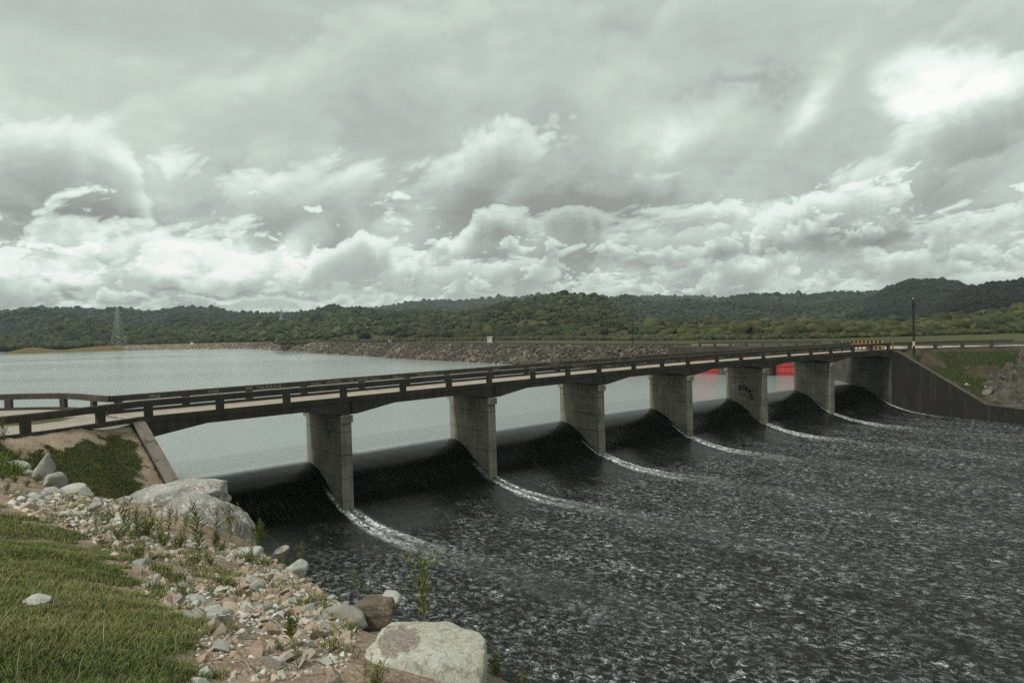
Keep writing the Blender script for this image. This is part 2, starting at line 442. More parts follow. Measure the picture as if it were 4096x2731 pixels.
rail_text('JAIRO', 2118, .006, .30, RAIL_NEAR, 5.93); rail_text('HUGO SO', 2292, .006, .36, RAIL_NEAR, 5.94)
# pier 5 graffiti
pr, DL, UL = PIERS[4]
pn = np.array([-(DL-UL)[1], (DL-UL)[0], 0]); pn /= np.linalg.norm(pn)
if pn[:2]@(-DL) < 0: pn = -pn
def on_pier(x, y):
    d = ray(x, y); o3 = np.array([UL[0], UL[1], 0]); tt = ((o3-CAM)@pn)/(d@pn); return CAM+d*tt+pn*.008
xd = np.array([(DL-UL)[0], (DL-UL)[1], 0])
sc = 1/5.2275
for ch, x0, y0, x1, y1, m_, bo in (('R', 545, 620, 600, 722, M_BLACKP, .045), ('O', 618, 622, 688, 722, M_BLACKP, .045), ('N', 700, 655, 780, 768, M_BLACKP, .04), ('C', 755, 735, 838, 832, M_BLACKP, .045), ('O', 778, 845, 856, 927, M_BLACKP, .06),
                               ('P', 565, 762, 612, 850, M_REDP, .0), ('A', 632, 780, 672, 872, M_REDP, .0), ('O', 690, 838, 748, 912, M_REDP, .0)):
    bl = on_pier(2850+x0*sc, 1420+y1*sc); tl = on_pier(2850+x0*sc, 1420+y0*sc)
    put_text(ch, (tl-bl)[2]/.70, bl, xd, (0, 0, 1), m_, pr, bo)

# ------------------------------------------------------------------ approach railings
def railing(name, pts, z, label, spacing=4.4, z_off=0, first=.3):
    pts = np.array(pts, float)
    seg = np.linalg.norm(np.diff(pts, axis=0), axis=1); L = np.r_[0, np.cumsum(seg)]
    tt = np.linspace(0, L[-1], max(8, int(L[-1]/1.0))); xy = np.stack([np.interp(tt, L, pts[:, 0]), np.interp(tt, L, pts[:, 1])], 1)
    for _ in range(3): xy[1:-1] = (xy[:-2]+2*xy[1:-1]+xy[2:])/4
    root = empty(name, (xy[0][0], xy[0][1], z-1.0), label, 'railing')
    mb = MB(); rail_beam(mb, xy, z-.4, z, .13); mb.build('beam', C_RAIL, root)
    mb = MB(); rail_beam(mb, xy, z-1.25, z-.98, .2); mb.build('kerb', C_KERB, root)
    d = first
    while d < L[-1]:
        c = np.array([np.interp(d, L, pts[:, 0]), np.interp(d, L, pts[:, 1])]); i = min(len(xy)-2, int(d/L[-1]*(len(xy)-1)))
        c = xy[i]+(xy[i+1]-xy[i])*(d/L[-1]*(len(xy)-1)-i); a = xy[i+1]-xy[i]
        MB().box((c[0], c[1], z-.71), (.46, .29, .66), math.atan2(a[1], a[0])).build('post', C_RAIL, root, bevel=.015)
        d += spacing
    return root
n0 = N[0]; e0 = P[0]+n0*.13; e0f = P[0]+n0*(W-.13)
railing('concrete_railing', [e0-T[0]*.05, (-23.16, 41.79), (-24.38, 38.38), (-25.56, 36.7), (-27.5, 34.2), (-30, 31.5)], ZR, 'dark concrete railing beside the grassy slope, left of the bridge', 4.2, first=2.6)
railing('concrete_railing', [e0f-T[0]*.05, (-28.2, 49.2), (-29.6, 50.8), (-32.2, 52.21), (-36.46, 52.45), (-42, 51), (-50, 48)], ZR, 'curved concrete railing at the reservoir edge, left of the bridge', 4.4, first=2.2)
n7 = N[7]; e7 = P[7]+n7*.13; e7f = P[7]+n7*(W-.13)
railing('concrete_railing', [e7+T[7]*.05, (58.6, 108.7), (64.83, 108.9), (72.9, 107.4)], ZR, 'dark concrete railing above the grass slope, right of the bridge', 3.9, first=3.2)
railing('concrete_railing', [e7f+T[7]*.05, (53.4, 116), (54.6, 121.5), (55.2, 127)], ZR, 'short curved concrete railing between the bridge and the red gates', 3.9, first=1.5)

# ------------------------------------------------------------------ wing walls
def wall_strip(name, line, top, z0, th, side, m, mcope, label, cat='retaining wall', cw=None):
    """line list of xy, top list of z; thickness to `side` (unit xy)"""
    line = np.array(line, float); side = np.array(side, float); root = empty(name, (line[0][0], line[0][1], z0), label, cat)
    V = []; F = []
    for p, z in zip(line, top):
        q = p+side*th; V += [(*p, z0), (*p, z-.12), (*q, z-.12), (*q, z0)]
    n = len(line)
    for i in range(n-1):
        for j in range(4): F.append((i*4+j, i*4+(j+1) % 4, i*4+4+(j+1) % 4, i*4+4+j))
    F += [(0, 1, 2, 3), tuple(4*n-4+q for q in (3, 2, 1, 0))]
    MB().add(V, F).build('wall', m, root)
    V = []; cw = cw or th
    for p, z in zip(line, top):
        q = p+side*(cw+.03); p = p-side*.03; V += [(*p, z-.12), (*p, z), (*q, z), (*q, z-.12)]
    MB().add(V, F).build('coping', mcope, root)
    return root
dn0 = -N[0]; dn7 = np.array([.5, -.866])
wl = [P[0]+dn0*s for s in (0, .6, 12.9, 30)]
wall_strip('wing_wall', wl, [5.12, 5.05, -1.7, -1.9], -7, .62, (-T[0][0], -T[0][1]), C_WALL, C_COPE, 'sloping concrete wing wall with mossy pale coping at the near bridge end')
wr = [P[7]+T[7]*.25+dn7*s for s in (0, .8, 12.9, 17, 50, 110)]
wall_strip('wing_wall', wr, [5.08, 5.0, -1.75, -2.0, -2.6, -2.6], -7, .6, (.866, .5), C_WALL, C_COPER, 'dark sloping concrete wing wall at the far right bridge end')
# abutment faces under deck ends
mb = MB(); a = P[0]-T[0]*.0; mb.prism([a+N[0]*0.01, a+N[0]*(W+8), a+N[0]*(W+8)-T[0]*1.5, a-T[0]*1.5+N[0]*.01], -7, 4.9)
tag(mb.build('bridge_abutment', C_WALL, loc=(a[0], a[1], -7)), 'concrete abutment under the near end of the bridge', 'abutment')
mb = MB(); a = P[7]; mb.prism([a+N[7]*.01, a+T[7]*1.5+N[7]*.01, np.array([56.5, 128.]), np.array([54., 127.5]), np.array([51.4, 113.5])], -7, 4.92)
tag(mb.build('bridge_abutment', C_FAR, loc=(a[0], a[1], -7)), 'streaked concrete abutment and training wall under the far end of the bridge', 'abutment')

# ------------------------------------------------------------------ gate structure
A = np.array([34.5, 145.0]); B = np.array([54.0, 127.5]); gd = (B-A)/np.linalg.norm(B-A); gn = np.array([gd[1], -gd[0]])
if gn@(-A) < 0: gn = -gn   # toward the camera
GL = np.linalg.norm(B-A)
gate = empty('intake_gate_structure', (A[0], A[1], 0), 'dark concrete intake with red steel gates beyond the bridge', 'gate structure')
q = lambda s, d: A+gd*s+gn*d
MB().prism([q(-4, .9), q(GL, .9), q(GL, -7), q(-4, -7)], 4.05, 5.25).build('deck', C_GIRD, gate, bevel=.03)
MB().prism([q(-4, .3), q(GL, .3), q(GL, -.2), q(-4, -.2)], 3.6, 4.05).build('lintel', C_GIRD, gate)
for s0, s1 in ((-4, .8), (6.4, 9.0), (14.7, 17.1), (22.8, GL)):
    poly = [q(s0, -5), q(s0, .5)]+[q((s0+s1)/2-math.cos(a)*(s1-s0)/2, .5+math.sin(a)*min(1.2, (s1-s0)/2)) for a in np.linspace(.2, math.pi-.2, 7)]+[q(s1, .5), q(s1, -5)]
    MB().prism(poly, -6, 4.05).build('pier', C_FAR, gate)
for s0, s1 in ((.8, 6.4), (9, 14.7), (17.1, 22.8)):
    mb = MB(); mb.prism([q(s0, -.6), q(s1, -.6), q(s1, -.9), q(s0, -.9)], -3, 3.8)
    for z in (.5, 1.6, 2.7, 3.5): mb.prism([q(s0, -.5), q(s1, -.5), q(s1, -.6), q(s0, -.6)], z, z+.12)
    mb.build('red_gate', M_RED, gate)
pts = [q(s, .7) for s in np.linspace(2.6, GL-.5, 12)]
posts = [(*q(s, .7), math.atan2(gd[1], gd[0])) for s in np.arange(2.9, GL-.5, 3.1)]
guard_rail(gate, pts, posts, base=5.25, nm='guard_rail', m=C_RAIL)
for k_, (px, py) in enumerate(((2895, 1482), (2826, 1488))): pass

# ------------------------------------------------------------------ water
FLOW = np.array([.66, -.75])
sprof_s = np.array([-40, -12, -9, -7.6, -6.5, -5.0, -3.6, -2.5, -1.2, 0, 1.5, 3, 4.6, 7, 10, 200.])
sprof_z = np.array([0, 0, -.004, -.015, -.055, -.32, -.84, -1.50, -2.22, -2.86, -3.32, -3.62, -3.82, -3.96, -4.0, -4.0])
# smooth cubic (monotone) interpolation
def hermite(xs, ys, x):
    d = np.diff(ys)/np.diff(xs); m = np.zeros(len(xs)); m[1:-1] = np.where(d[:-1]*d[1:] > 0, 2*d[:-1]*d[1:]/(d[:-1]+d[1:]+1e-12), 0)
    i = np.clip(np.searchsorted(xs, x)-1, 0, len(xs)-2); h = xs[i+1]-xs[i]; t = (x-xs[i])/h
    return (2*t**3-3*t**2+1)*ys[i]+(t**3-2*t**2+t)*h*m[i]+(-2*t**3+3*t**2)*ys[i+1]+(t**3-t**2)*h*m[i+1]
bs = np.linspace(-.02, 7.25, 420)
ss = np.unique(np.r_[np.arange(-14, 12, .25), np.arange(12, 60, .3), np.arange(60, 110, 1.0)])
pc, tc, nc = cur(bs)
XY = pc[:, None, :]-nc[:, None, :]*ss[None, :, None]
# chute narrows slightly less than the radial lines further downstream
Z = hermite(sprof_s, sprof_z, ss)[None, :]*np.ones((len(bs), 1))
S = ss[None, :]*np.ones((len(bs), 1)); X_, Y_ = XY[..., 0], XY[..., 1]
rough = sstep(2.5, 9, S)
wav = fbm(X_*.55, Y_*.55, 3, 4)*.10+fbm(X_*1.6, Y_*1.6, 9, 3)*.06
Z = Z+wav*rough+fbm(X_*.8, Y_*.8, 31, 2)*.012*sstep(-12, -5, -np.abs(S))
foam = np.zeros_like(S)
for k in range(1, 7):
    t_ = T[k]; o_ = P[k]-t_*.45
    d = np.stack([X_-o_[0], Y_-o_[1]], -1); along = -(d@N[k]); lat = d@t_
    along = along+.0; wob = fbm(along*.35, along*0+k, 40+k, 3)*.35*sstep(3, 14, along)
    lat = lat+wob-.018*along
    off = .30+.036*np.clip(along, 0, 60); wd = .14+.028*np.clip(along, 0, 60)
    wd = wd*(1+.6*fbm(along*.8+3*k, lat*.5, 90+k, 3)); band = np.exp(-((np.abs(lat)-off)/wd)**2)+.35*np.exp(-(lat/(off+.2))**2)*sstep(5, 14, along)
    fade = sstep(-.3, .3, along)*(1-sstep(1.5+.6*(k % 3), 9+2*(k % 2), along)*.70)*(1-.86*sstep(5, 14, along))*(1-sstep(16, 36, along))
    foam = np.maximum(foam, band*fade)
    core = np.exp(-(np.abs(lat)-off*.9)**2/(.22+.02*np.clip(along, 0, 40))**2)*sstep(-.2, 1, along)*(1-sstep(8, 20, along))
    Z += .13*core*(1+.9*fbm(X_*2.4, Y_*2.4, 60, 3))
    # thin white line along the pier foot (camera side)
    lf = np.exp(-((d@t_+.52)/.10)**2)*sstep(-2.6, -1.2, along)*(1-sstep(0, .3, along)); foam = np.maximum(foam, lf*.9)
bedge = (7.02-bs)[:, None]*14.3*np.ones_like(S)
foam = np.maximum(foam, np.exp(-((bedge+.04*np.clip(S, 0, 50)-.3)/.28)**2)*sstep(-2.5, 0, S)*(1-.65*sstep(2, 20, S)))
dens = sstep(1.5, 10, S+fbm(X_*.3, Y_*.3, 77, 3)*3)
VW = np.stack([X_, Y_, Z], -1).reshape(-1, 3)
def ripple(t, P):
    a = t.noise(t.v('MULTIPLY', P, (1.0, 1.6, 1)), 1.6, 5, .6); a2 = t.noise(t.v('MULTIPLY', P, (.6, 1.4, 1)), 7, 4, .6)
    return t.m('ADD', a, t.m('MULTIPLY', a2, .3))
def water_body(t, b, P, foamy):
    b.inputs['IOR'].default_value = 1.333; b.inputs['Specular IOR Level'].default_value = .22 if foamy else .5
    x, y, z = t.sep(P)
    # along-flow / across-flow coordinates
    u = t.m('ADD', t.m('MULTIPLY', x, .75), t.m('MULTIPLY', y, .66)); v = t.m('SUBTRACT', t.m('MULTIPLY', x, .66), t.m('MULTIPLY', y, .75))
    return x, y, z, u, v
def f(t, b, P):
    x, y, z, u, v = water_body(t, b, P, True)
    at_ = t.n('ShaderNodeAttribute', attribute_name='foam').outputs['Fac']; de = t.n('ShaderNodeAttribute', attribute_name='dens').outputs['Fac']
    fv = t.comb(u, t.m('MULTIPLY', v, .75), z)
    warp = t.v('ADD', fv, t.v('SCALE', t.v('SUBTRACT', t.noise(fv, 1.6, 3, .6, out=1), (.5, .5, .5)), .9))
    r1 = t.m('SUBTRACT', 1, t.m('ABSOLUTE', t.m('MULTIPLY', t.m('SUBTRACT', t.noise(warp, 3.3, 5, .6), .5), 9)))
    r2 = t.m('SUBTRACT', 1, t.m('ABSOLUTE', t.m('MULTIPLY', t.m('SUBTRACT', t.noise(warp, 6.0, 4, .62), .5), 7)))
    frac = t.noise(warp, 3.0, 8, .82)
    patch = t.noise(t.comb(u, t.m('MULTIPLY', v, .42), 0), .55, 5, .62)
    big = t.noise(t.comb(u, t.m('MULTIPLY', v, .2), 0), .13, 3, .55)
    grain = t.noise(warp, 16, 4, .75)
    str_ = t.m('ADD', t.m('MULTIPLY', t.mr(r1, .45, .95), .75), t.m('MULTIPLY', t.mr(r2, .45, .95), .45))
    str_ = t.m('MULTIPLY', str_, t.mr(frac, .475, .58, .0, 1.35))
    w = t.m('ADD', t.mr(patch, .36, .62, .15, 1.05), t.mr(big, .3, .7, -.22, .16))
    fl = t.m('ADD', t.m('MULTIPLY', str_, w), t.m('MULTIPLY', t.mr(frac, .585, .66), t.m('MULTIPLY', w, .9)))
    fl = t.m('MULTIPLY', fl, t.mr(grain, .36, .55, .45, 1.1))
    fl = t.m('MULTIPLY', fl, de)
    wk = t.m('MULTIPLY', at_, t.mr(t.noise(warp, 3.6, 6, .78), .40, .58, .02, 1.35))
    tot = t.m('MINIMUM', t.m('ADD', t.m('MULTIPLY', fl, 1.12), t.m('MULTIPLY', wk, 1.25)), 1.0)
    tot = t.m('MULTIPLY', tot, 1.0, clamp=True)
    # brown algae streaks under the sheet on the ogee
    st = t.noise(t.comb(t.m('MULTIPLY', u, 1.2), t.m('MULTIPLY', v, .12), 0), 1.3, 4, .6)
    streak = t.m('MULTIPLY', t.mr(st, .62, .74), t.mr(z, -3.7, -1.5, 1, 0))
    base = t.mix(t.m('MULTIPLY', streak, t.m('SUBTRACT', 1, de)), (.006, .008, .006), (.055, .042, .026))
    base = t.mix(de, base, (.008, .010, .008))
    fine = t.noise(t.comb(t.m('MULTIPLY', u, 5), t.m('MULTIPLY', v, .5), 0), 1.6, 5, .7)
    lines = t.m('MULTIPLY', t.m('MULTIPLY', t.mr(fine, .58, .68), t.mr(t.noise(P, .35, 3, .5), .5, .62)), t.m('MULTIPLY', t.m('SUBTRACT', 1, de), t.mr(z, -.9, -1.6)))
    base = t.mix(t.m('MULTIPLY', lines, .5), base, (.35, .36, .33))
    c = t.mix(tot, base, (.84, .90, .88))
    cm = t.n('ShaderNodeAttribute', attribute_name='calm').outputs['Fac']; c = t.mix(cm, c, (.29, .335, .33))  # pale base upstream of the crest puts sky sheen into the colour
    t.set(b.inputs['Base Color'], c); t.set(b.inputs['Specular IOR Level'], t.mr(cm, 0, 1, .22, .5))
    t.set(b.inputs['Roughness'], t.m('ADD', t.mr(t.m('MAXIMUM', tot, t.m('MULTIPLY', de, .16)), 0, 1, .07, .8), t.m('MULTIPLY', cm, .01)))
    h = t.m('ADD', t.m('MULTIPLY', t.noise(fv, 2.2, 5, .62), t.m('ADD', t.m('MULTIPLY', de, 1.0), .05)), t.m('ADD', t.m('MULTIPLY', tot, .25), t.m('MULTIPLY', fine, t.m('MULTIPLY', t.m('SUBTRACT', 1, de), .09))))
    h = t.m('ADD', h, t.m('MULTIPLY', t.m('MULTIPLY', ripple(t, P), cm), .25)); t.set(b.inputs['Normal'], t.bump(h, 1.0, .34))
M_CHUTE = mat('foaming_chute_water', f)
o = mk('spillway_water', VW, grid_faces(len(bs), len(ss))[:, ::-1].copy(), M_CHUTE, smooth=True)
vfloat(o, 'foam', foam.ravel()); vfloat(o, 'dens', dens.ravel()); vfloat(o, 'calm', (1-sstep(-7.0, -5.5, S)).ravel()); tag(o, kind='structure')

def f(t, b, P):
    x, y, z, u, v = water_body(t, b, P, False)
    b.inputs['Base Color'].default_value = (.29, .335, .33, 1)
    dist = t.v('LENGTH', P, out=1)
    a = t.noise(t.v('MULTIPLY', P, (1.0, 1.6, 1)), 1.6, 5, .6); a2 = t.noise(t.v('MULTIPLY', P, (.6, 1.4, 1)), 7, 4, .6)
    big = t.noise(t.v('MULTIPLY', P, (.3, 1, 1)), .012, 4, .6)
    h = t.m('ADD', a, t.m('MULTIPLY', a2, .3))
    nd = t.n('ShaderNodeBump'); t.set(nd.inputs['Height'], h); nd.inputs['Distance'].default_value = .065
    t.set(nd.inputs['Strength'], t.mr(dist, 40, 500, .9, .25)); t.set(b.inputs['Normal'], nd.outputs[0])
    t.set(b.inputs['Roughness'], t.m('ADD', t.mr(dist, 40, 500, .07, .12), t.mr(big, .4, .6, 0, .05)))
M_RES = mat('reservoir_water', f)
edge = [tuple(at(b, -14.0)) for b in np.linspace(-.02, 7.25, 420)]
# coarse boundary is enough away from the curve; keep every 6th vertex and overlap by 3 mm below
edge = [tuple(at(b, -13.0)) for b in np.linspace(-.3, 7.3, 60)]
poly = edge+[(62, 125), (70, 160), (60, 400), (-60, 800), (-300, 2600), (-5200, 2600), (-5200, -300), (-80, -60), (-60, 20), (-48, 30)]
bm = bmesh.new(); vs = [bm.verts.new((x, y, -.006)) for x, y in poly]; f_ = bm.faces.new(vs); bmesh.ops.triangulate(bm, faces=[f_]); bmesh.ops.recalc_face_normals(bm, faces=bm.faces)
me = bpy.data.meshes.new('reservoir_water'); bm.to_mesh(me); bm.free(); me.materials.append(M_RES)
if me.polygons[0].normal.z < 0: me.flip_normals()
o = bpy.data.objects.new('reservoir_water', me); COL.objects.link(o); tag(o, kind='structure')

# ------------------------------------------------------------------ left bank terrain
ctrl = []
for x, y, Yd in ((0, 2731, 4.5), (600, 2731, 5), (1200, 2731, 5.6), (1700, 2731, 6.6), (1950, 2731, 7.2),
                 (0, 2400, 6.8), (500, 2400, 8), (1000, 2420, 9.8), (1300, 2420, 11.0), (1450, 2520, 9.0), (1700, 2600, 8),
                 (0, 2200, 10), (400, 2200, 12), (800, 2220, 14), (985, 2200, 17.5), (1190, 2290, 14.5), (1100, 2250, 15.5),
                 (0, 2000, 17), (300, 2050, 17.5), (600, 2060, 18.5), (900, 2080, 20),
                 (0, 1960, 20), (300, 1985, 22), (450, 2000, 22.5), (0, 1860, 27), (0, 1775, 33), (140, 1905, 26)):
    ctrl.append(tuple(on_Y(x, y, Yd)))
def sl(s, l, z): p = P[0]+dn0*s+T[0]*l; return (p[0], p[1], z)     # s downstream along left wall, l to channel
ctrl += [sl(3, -.6, 3.4), sl(8, -.6, .8), sl(13, -.6, -1.9), sl(17, -.6, -2.4), sl(21, -.6, -3.6), sl(26, -.5, -4.6), sl(33, -.5, -4.8), sl(40, -.5, -4.8), sl(50, -.5, -4.8),
         sl(20, 4, -7), sl(30, 4, -7), sl(40, 4, -7), sl(52, 4, -7), sl(10, -6, 1.2), sl(15, -5, .8), sl(5, -5, 2.2)]
ctrl += [(-20, 31, 3.2), (-17, 29, 3.0), (-13, 28.5, 1.5), (-30, 20, 6.5), (-30, 10, 7.8), (-30, 0, 8.6), (-8, 1, 8.4), (0, 0, 8.3), (-20, 5, 8.2), (-8, -6, 8.6), (6, -4, 5.5), (12, 2, 1.0), (4, 4, 6.3), (-30, 30, 5.6), (-45, 10, 8.5), (-45, 30, 6)]
ctrl = np.array(ctrl)
def tps_fit(C, lam=.15):
    n = len(C); d = np.linalg.norm(C[:, None, :2]-C[None, :, :2], axis=2); K = np.where(d > 0, d*d*np.log(d+1e-12), 0)+np.eye(n)*lam
    Pm = np.c_[np.ones(n), C[:, :2]]; A_ = np.block([[K, Pm], [Pm.T, np.zeros((3, 3))]]); return np.linalg.solve(A_, np.r_[C[:, 2], 0, 0, 0])
wts = tps_fit(ctrl)
def hB(X, Y):
    r = wts[-3]+wts[-2]*X+wts[-1]*Y
    for i, c in enumerate(ctrl):
        d2 = (X-c[0])**2+(Y-c[1])**2; r = r+wts[i]*.5*d2*np.log(d2+1e-12)
    return r
near_edge = np.array([P[0]+T[0]*40, P[0], (-23.16, 41.79), (-24.38, 38.38), (-25.56, 36.7), (-27.5, 34.2), (-30, 31.5), (-60, 5)])
far_edge = np.array([P[0]+N[0]*6.2+T[0]*40, P[0]+N[0]*6.2, (-28.4, 49.6), (-29.8, 51.3), (-32.3, 52.7), (-36.46, 53), (-42, 51.6), (-50, 48.6), (-90, 34)])
def sdist(poly, X, Y):
    """signed distance; positive on the right-hand side of travel"""
    best = np.full(np.shape(X), 1e9); sg = np.ones(np.shape(X))
    for a, b in zip(poly[:-1], poly[1:]):
        d = b-a; L2 = d@d; t = np.clip(((X-a[0])*d[0]+(Y-a[1])*d[1])/L2, 0, 1)
        ex, ey = X-a[0]-t*d[0], Y-a[1]-t*d[1]; dd = np.hypot(ex, ey); cr_ = d[0]*ey-d[1]*ex
        m = dd < best; best = np.where(m, dd, best); sg = np.where(m, np.where(cr_ < 0, 1, -1), sg)
    return best*sg
def hL(X, Y, fine=True):
    dnr = -sdist(near_edge, X, Y)      # positive toward the camera side
    dfr = sdist(far_edge, X, Y)      # positive toward reservoir
    hE = 5.22-.56*np.maximum(0, dnr-.25)-.6*np.maximum(0, dfr-.3)
    h = smax(hE, np.where(dnr > 0, hB(X, Y), -20), .5)
    h = np.where((dnr <= .25) & (dfr <= .3), 5.12, h)
    l = (X-P[0][0])*T[0][0]+(Y-P[0][1])*T[0][1]; s = (X-P[0][0])*dn0[0]+(Y-P[0][1])*dn0[1]
    cope = 5.0-.548*np.clip(s, 0, 12.9)
    nearw = sstep(-4, -.4, l)*(1-sstep(14, 17, s))*(s > -.2)
    h = np.where(nearw > 0, h*(1-nearw)+np.minimum(h, cope-.08)*nearw, h)
    if fine: h = h+(fbm(X*.9, Y*.9, 11, 4)*.09+fbm(X*3.5, Y*3.5, 15, 3)*.03)*np.where((dnr > .6), 1, .15)
    chan = (l > -.38) & (s < 16)
    h = np.where(chan, -7, h); h = np.where(l > -.2, np.minimum(h, -4.7-.6*(l+.2)), h)
    return h
gx = np.r_[np.arange(-75, -24, .6), np.arange(-24, 3.9, .16), np.arange(3.9, 14, .5)]; gy = np.r_[np.arange(-12, 2, .8), np.arange(2, 30, .16), np.arange(30, 64, .25)]
GX, GY = np.meshgrid(gx, gy, indexing='ij'); GZ = hL(GX, GY)
def gh(x, y):
    i = np.clip(np.searchsorted(gx, x)-1, 0, len(gx)-2); j = np.clip(np.searchsorted(gy, y)-1, 0, len(gy)-2)
    fx = (x-gx[i])/(gx[i+1]-gx[i]); fy = (y-gy[j])/(gy[j+1]-gy[j])
    return (GZ[i, j]*(1-fx)+GZ[i+1, j]*fx)*(1-fy)+(GZ[i, j+1]*(1-fx)+GZ[i+1, j+1]*fx)*fy
def hit(px, py, t0=2.5):
    d = ray(px, py); t = t0
    while t < 70:
        p = CAM+d*t
        if p[2] < gh(p[0], p[1]):
            for _ in range(8):
                t -= .02; p = CAM+d*t
                if p[2] > gh(p[0], p[1]): break
            return p
        t += .08
    return None
def hitd(px, py):
    p = hit(px, py)
    while p is None: py += 6; p = hit(px, py)
    return p
def poly_world(pix): return [hitd(*q)[:2] for q in pix]
def inside(poly, X, Y):
    r = np.zeros(np.shape(X), bool); n = len(poly)
    for i in range(n):
        x1, y1 = poly[i]; x2, y2 = poly[(i+1) % n]
        c = ((y1 > Y) != (y2 > Y)) & (X < (x2-x1)*(Y-y1)/((y2-y1)+1e-12)+x1); r ^= c
    return r
def pdist(poly, X, Y):
    best = np.full(np.shape(X), 1e9); n = len(poly)
    for i in range(n):
        a = np.array(poly[i]); b = np.array(poly[(i+1) % n]); d = b-a; t = np.clip(((X-a[0])*d[0]+(Y-a[1])*d[1])/(d@d+1e-9), 0, 1)
        best = np.minimum(best, np.hypot(X-a[0]-t*d[0], Y-a[1]-t*d[1]))
    return np.where(inside(poly, X, Y), best, -best)
gpoly = poly_world([(2, 2020), (100, 2055), (200, 2105), (350, 2150), (470, 2235), (560, 2290), (600, 2400), (690, 2450), (770, 2490), (815, 2600), (830, 2729)])
gpoly = gpoly+[(-1.2, 2.0), (-1.2, -11), (-74, -11), (-74, 12), (-30, 15), (-17, 18)]
pit = poly_world([(170, 1815), (330, 1775), (480, 1745), (525, 1765), (545, 1850), (560, 1930), (610, 1975)])+[tuple(sl(10, -2.2, 0)[:2]), tuple(sl(13, -3, 0)[:2]), (-17, 27), (-21, 29), (-23.5, 32)]
leftv = [(-30, 33.5), (-26.5, 33.4), (-23.5, 31.5), (-19, 27.5), (-15.5, 23.5), (-16, 20.5), (-30, 22)]
def wts_grass(X, Y):
    nz = fbm(X*1.3, Y*1.3, 5, 3)*.45
    g = sstep(-.12, .20, pdist(gpoly, X, Y)+nz*1.3-.05+fbm(X*3, Y*3, 44, 3)*.45)*(1-.85*sstep(.22, .34, fbm(X*1.6+3, Y*1.6, 48, 3))*sstep(1.6, .4, pdist(gpoly, X, Y)))
    g2 = sstep(-.25, .3, pdist(pit, X, Y)+nz*1.8+fbm(X*2.5, Y*2.5, 46, 3)*.6)*(1-.4*sstep(.30, .42, fbm(X*.9, Y*.9, 52, 3)))
    g3 = sstep(-.3, .5, pdist(leftv, X, Y)+nz)*.8
    return g, g2, g3
g1, g2, g3 = wts_grass(GX, GY)
dnr = -sdist(near_edge, GX, GY); dfr = sdist(far_edge, GX, GY)
plat = (dnr <= .25) & (dfr <= .3)
isl = np.exp(-(((GX+33)/7)**2+((GY-44.5)/3.2)**2))           # grass island between the road branches
road = np.where(plat, 1-sstep(.35, .6, isl+.15*fbm(GX*.8, GY*.8, 8, 3)), 0)
def f(t, b, P):
    ga = t.n('ShaderNodeAttribute', attribute_name='grass').outputs['Fac']; rd = t.n('ShaderNodeAttribute', attribute_name='road').outputs['Fac']
    n1 = t.noise(P, 1.2, 6, .65); n2 = t.noise(P, 12, 5, .7); n3 = t.noise(P, 45, 3, .7)
    vo = t.voro(P, 11, out=0); vc = t.voro(P, 11, out=1); vo2 = t.voro(P, 26, out=0); vc2 = t.voro(P, 26, out=1)
    soil = t.mix(t.mr(n1, .35, .65), (.20, .145, .10), (.35, .27, .20))
    soil = t.mix(t.mr(t.noise(P, .55, 4, .6), .55, .68, 0, .75), soil, (.10, .070, .050))
    pc_ = t.mix(t.sep(vc)[0], (.48, .37, .28), (.36, .27, .20)); pc2_ = t.mix(t.sep(vc2)[0], (.50, .42, .33), (.30, .22, .16))
    soil = t.mix(t.m('MULTIPLY', t.mr(vo, .36, .46, 1, 0), t.mr(n1, .42, .55)), soil, pc_)
    soil = t.mix(t.m('MULTIPLY', t.mr(vo2, .34, .48, 1, 0), t.mr(n2, .42, .55, 0, .8)), soil, pc2_)
    gr = t.mix(t.mr(n2, .35, .65), (.050, .062, .018), (.085, .088, .030))
    gr = t.mix(t.mr(n1, .45, .65, 0, .6), gr, (.11, .088, .045))
    gm = t.mr(t.m('ADD', ga, t.m('MULTIPLY', t.m('SUBTRACT', n2, .5), .8)), .42, .58)
    c = t.mix(gm, soil, gr)
    rc = t.mix(t.mr(n2, .35, .65), (.44, .40, .34), (.32, .27, .22)); c = t.mix(t.mr(rd, .3, .6), c, rc)
    t.set(b.inputs['Base Color'], c); b.inputs['Roughness'].default_value = 1
    h = t.m('ADD', t.m('SUBTRACT', t.m('MULTIPLY', n2, 1.2), t.m('MULTIPLY', t.m('MINIMUM', vo, .45), t.mr(gm, 0, 1, 1.6, .1))), t.m('MULTIPLY', n3, .5))
    t.set(b.inputs['Normal'], t.bump(h, .9, .035))
M_BANK = mat('bank_soil_and_grass', f)
o = mk('left_bank_ground', np.stack([GX, GY, GZ], -1).reshape(-1, 3), grid_faces(len(gx), len(gy)), M_BANK, smooth=True)
vfloat(o, 'grass', np.maximum(np.maximum(g1, g2), np.maximum(g3, isl*1.3*plat)).ravel()); vfloat(o, 'road', road.ravel()); tag(o, kind='structure')
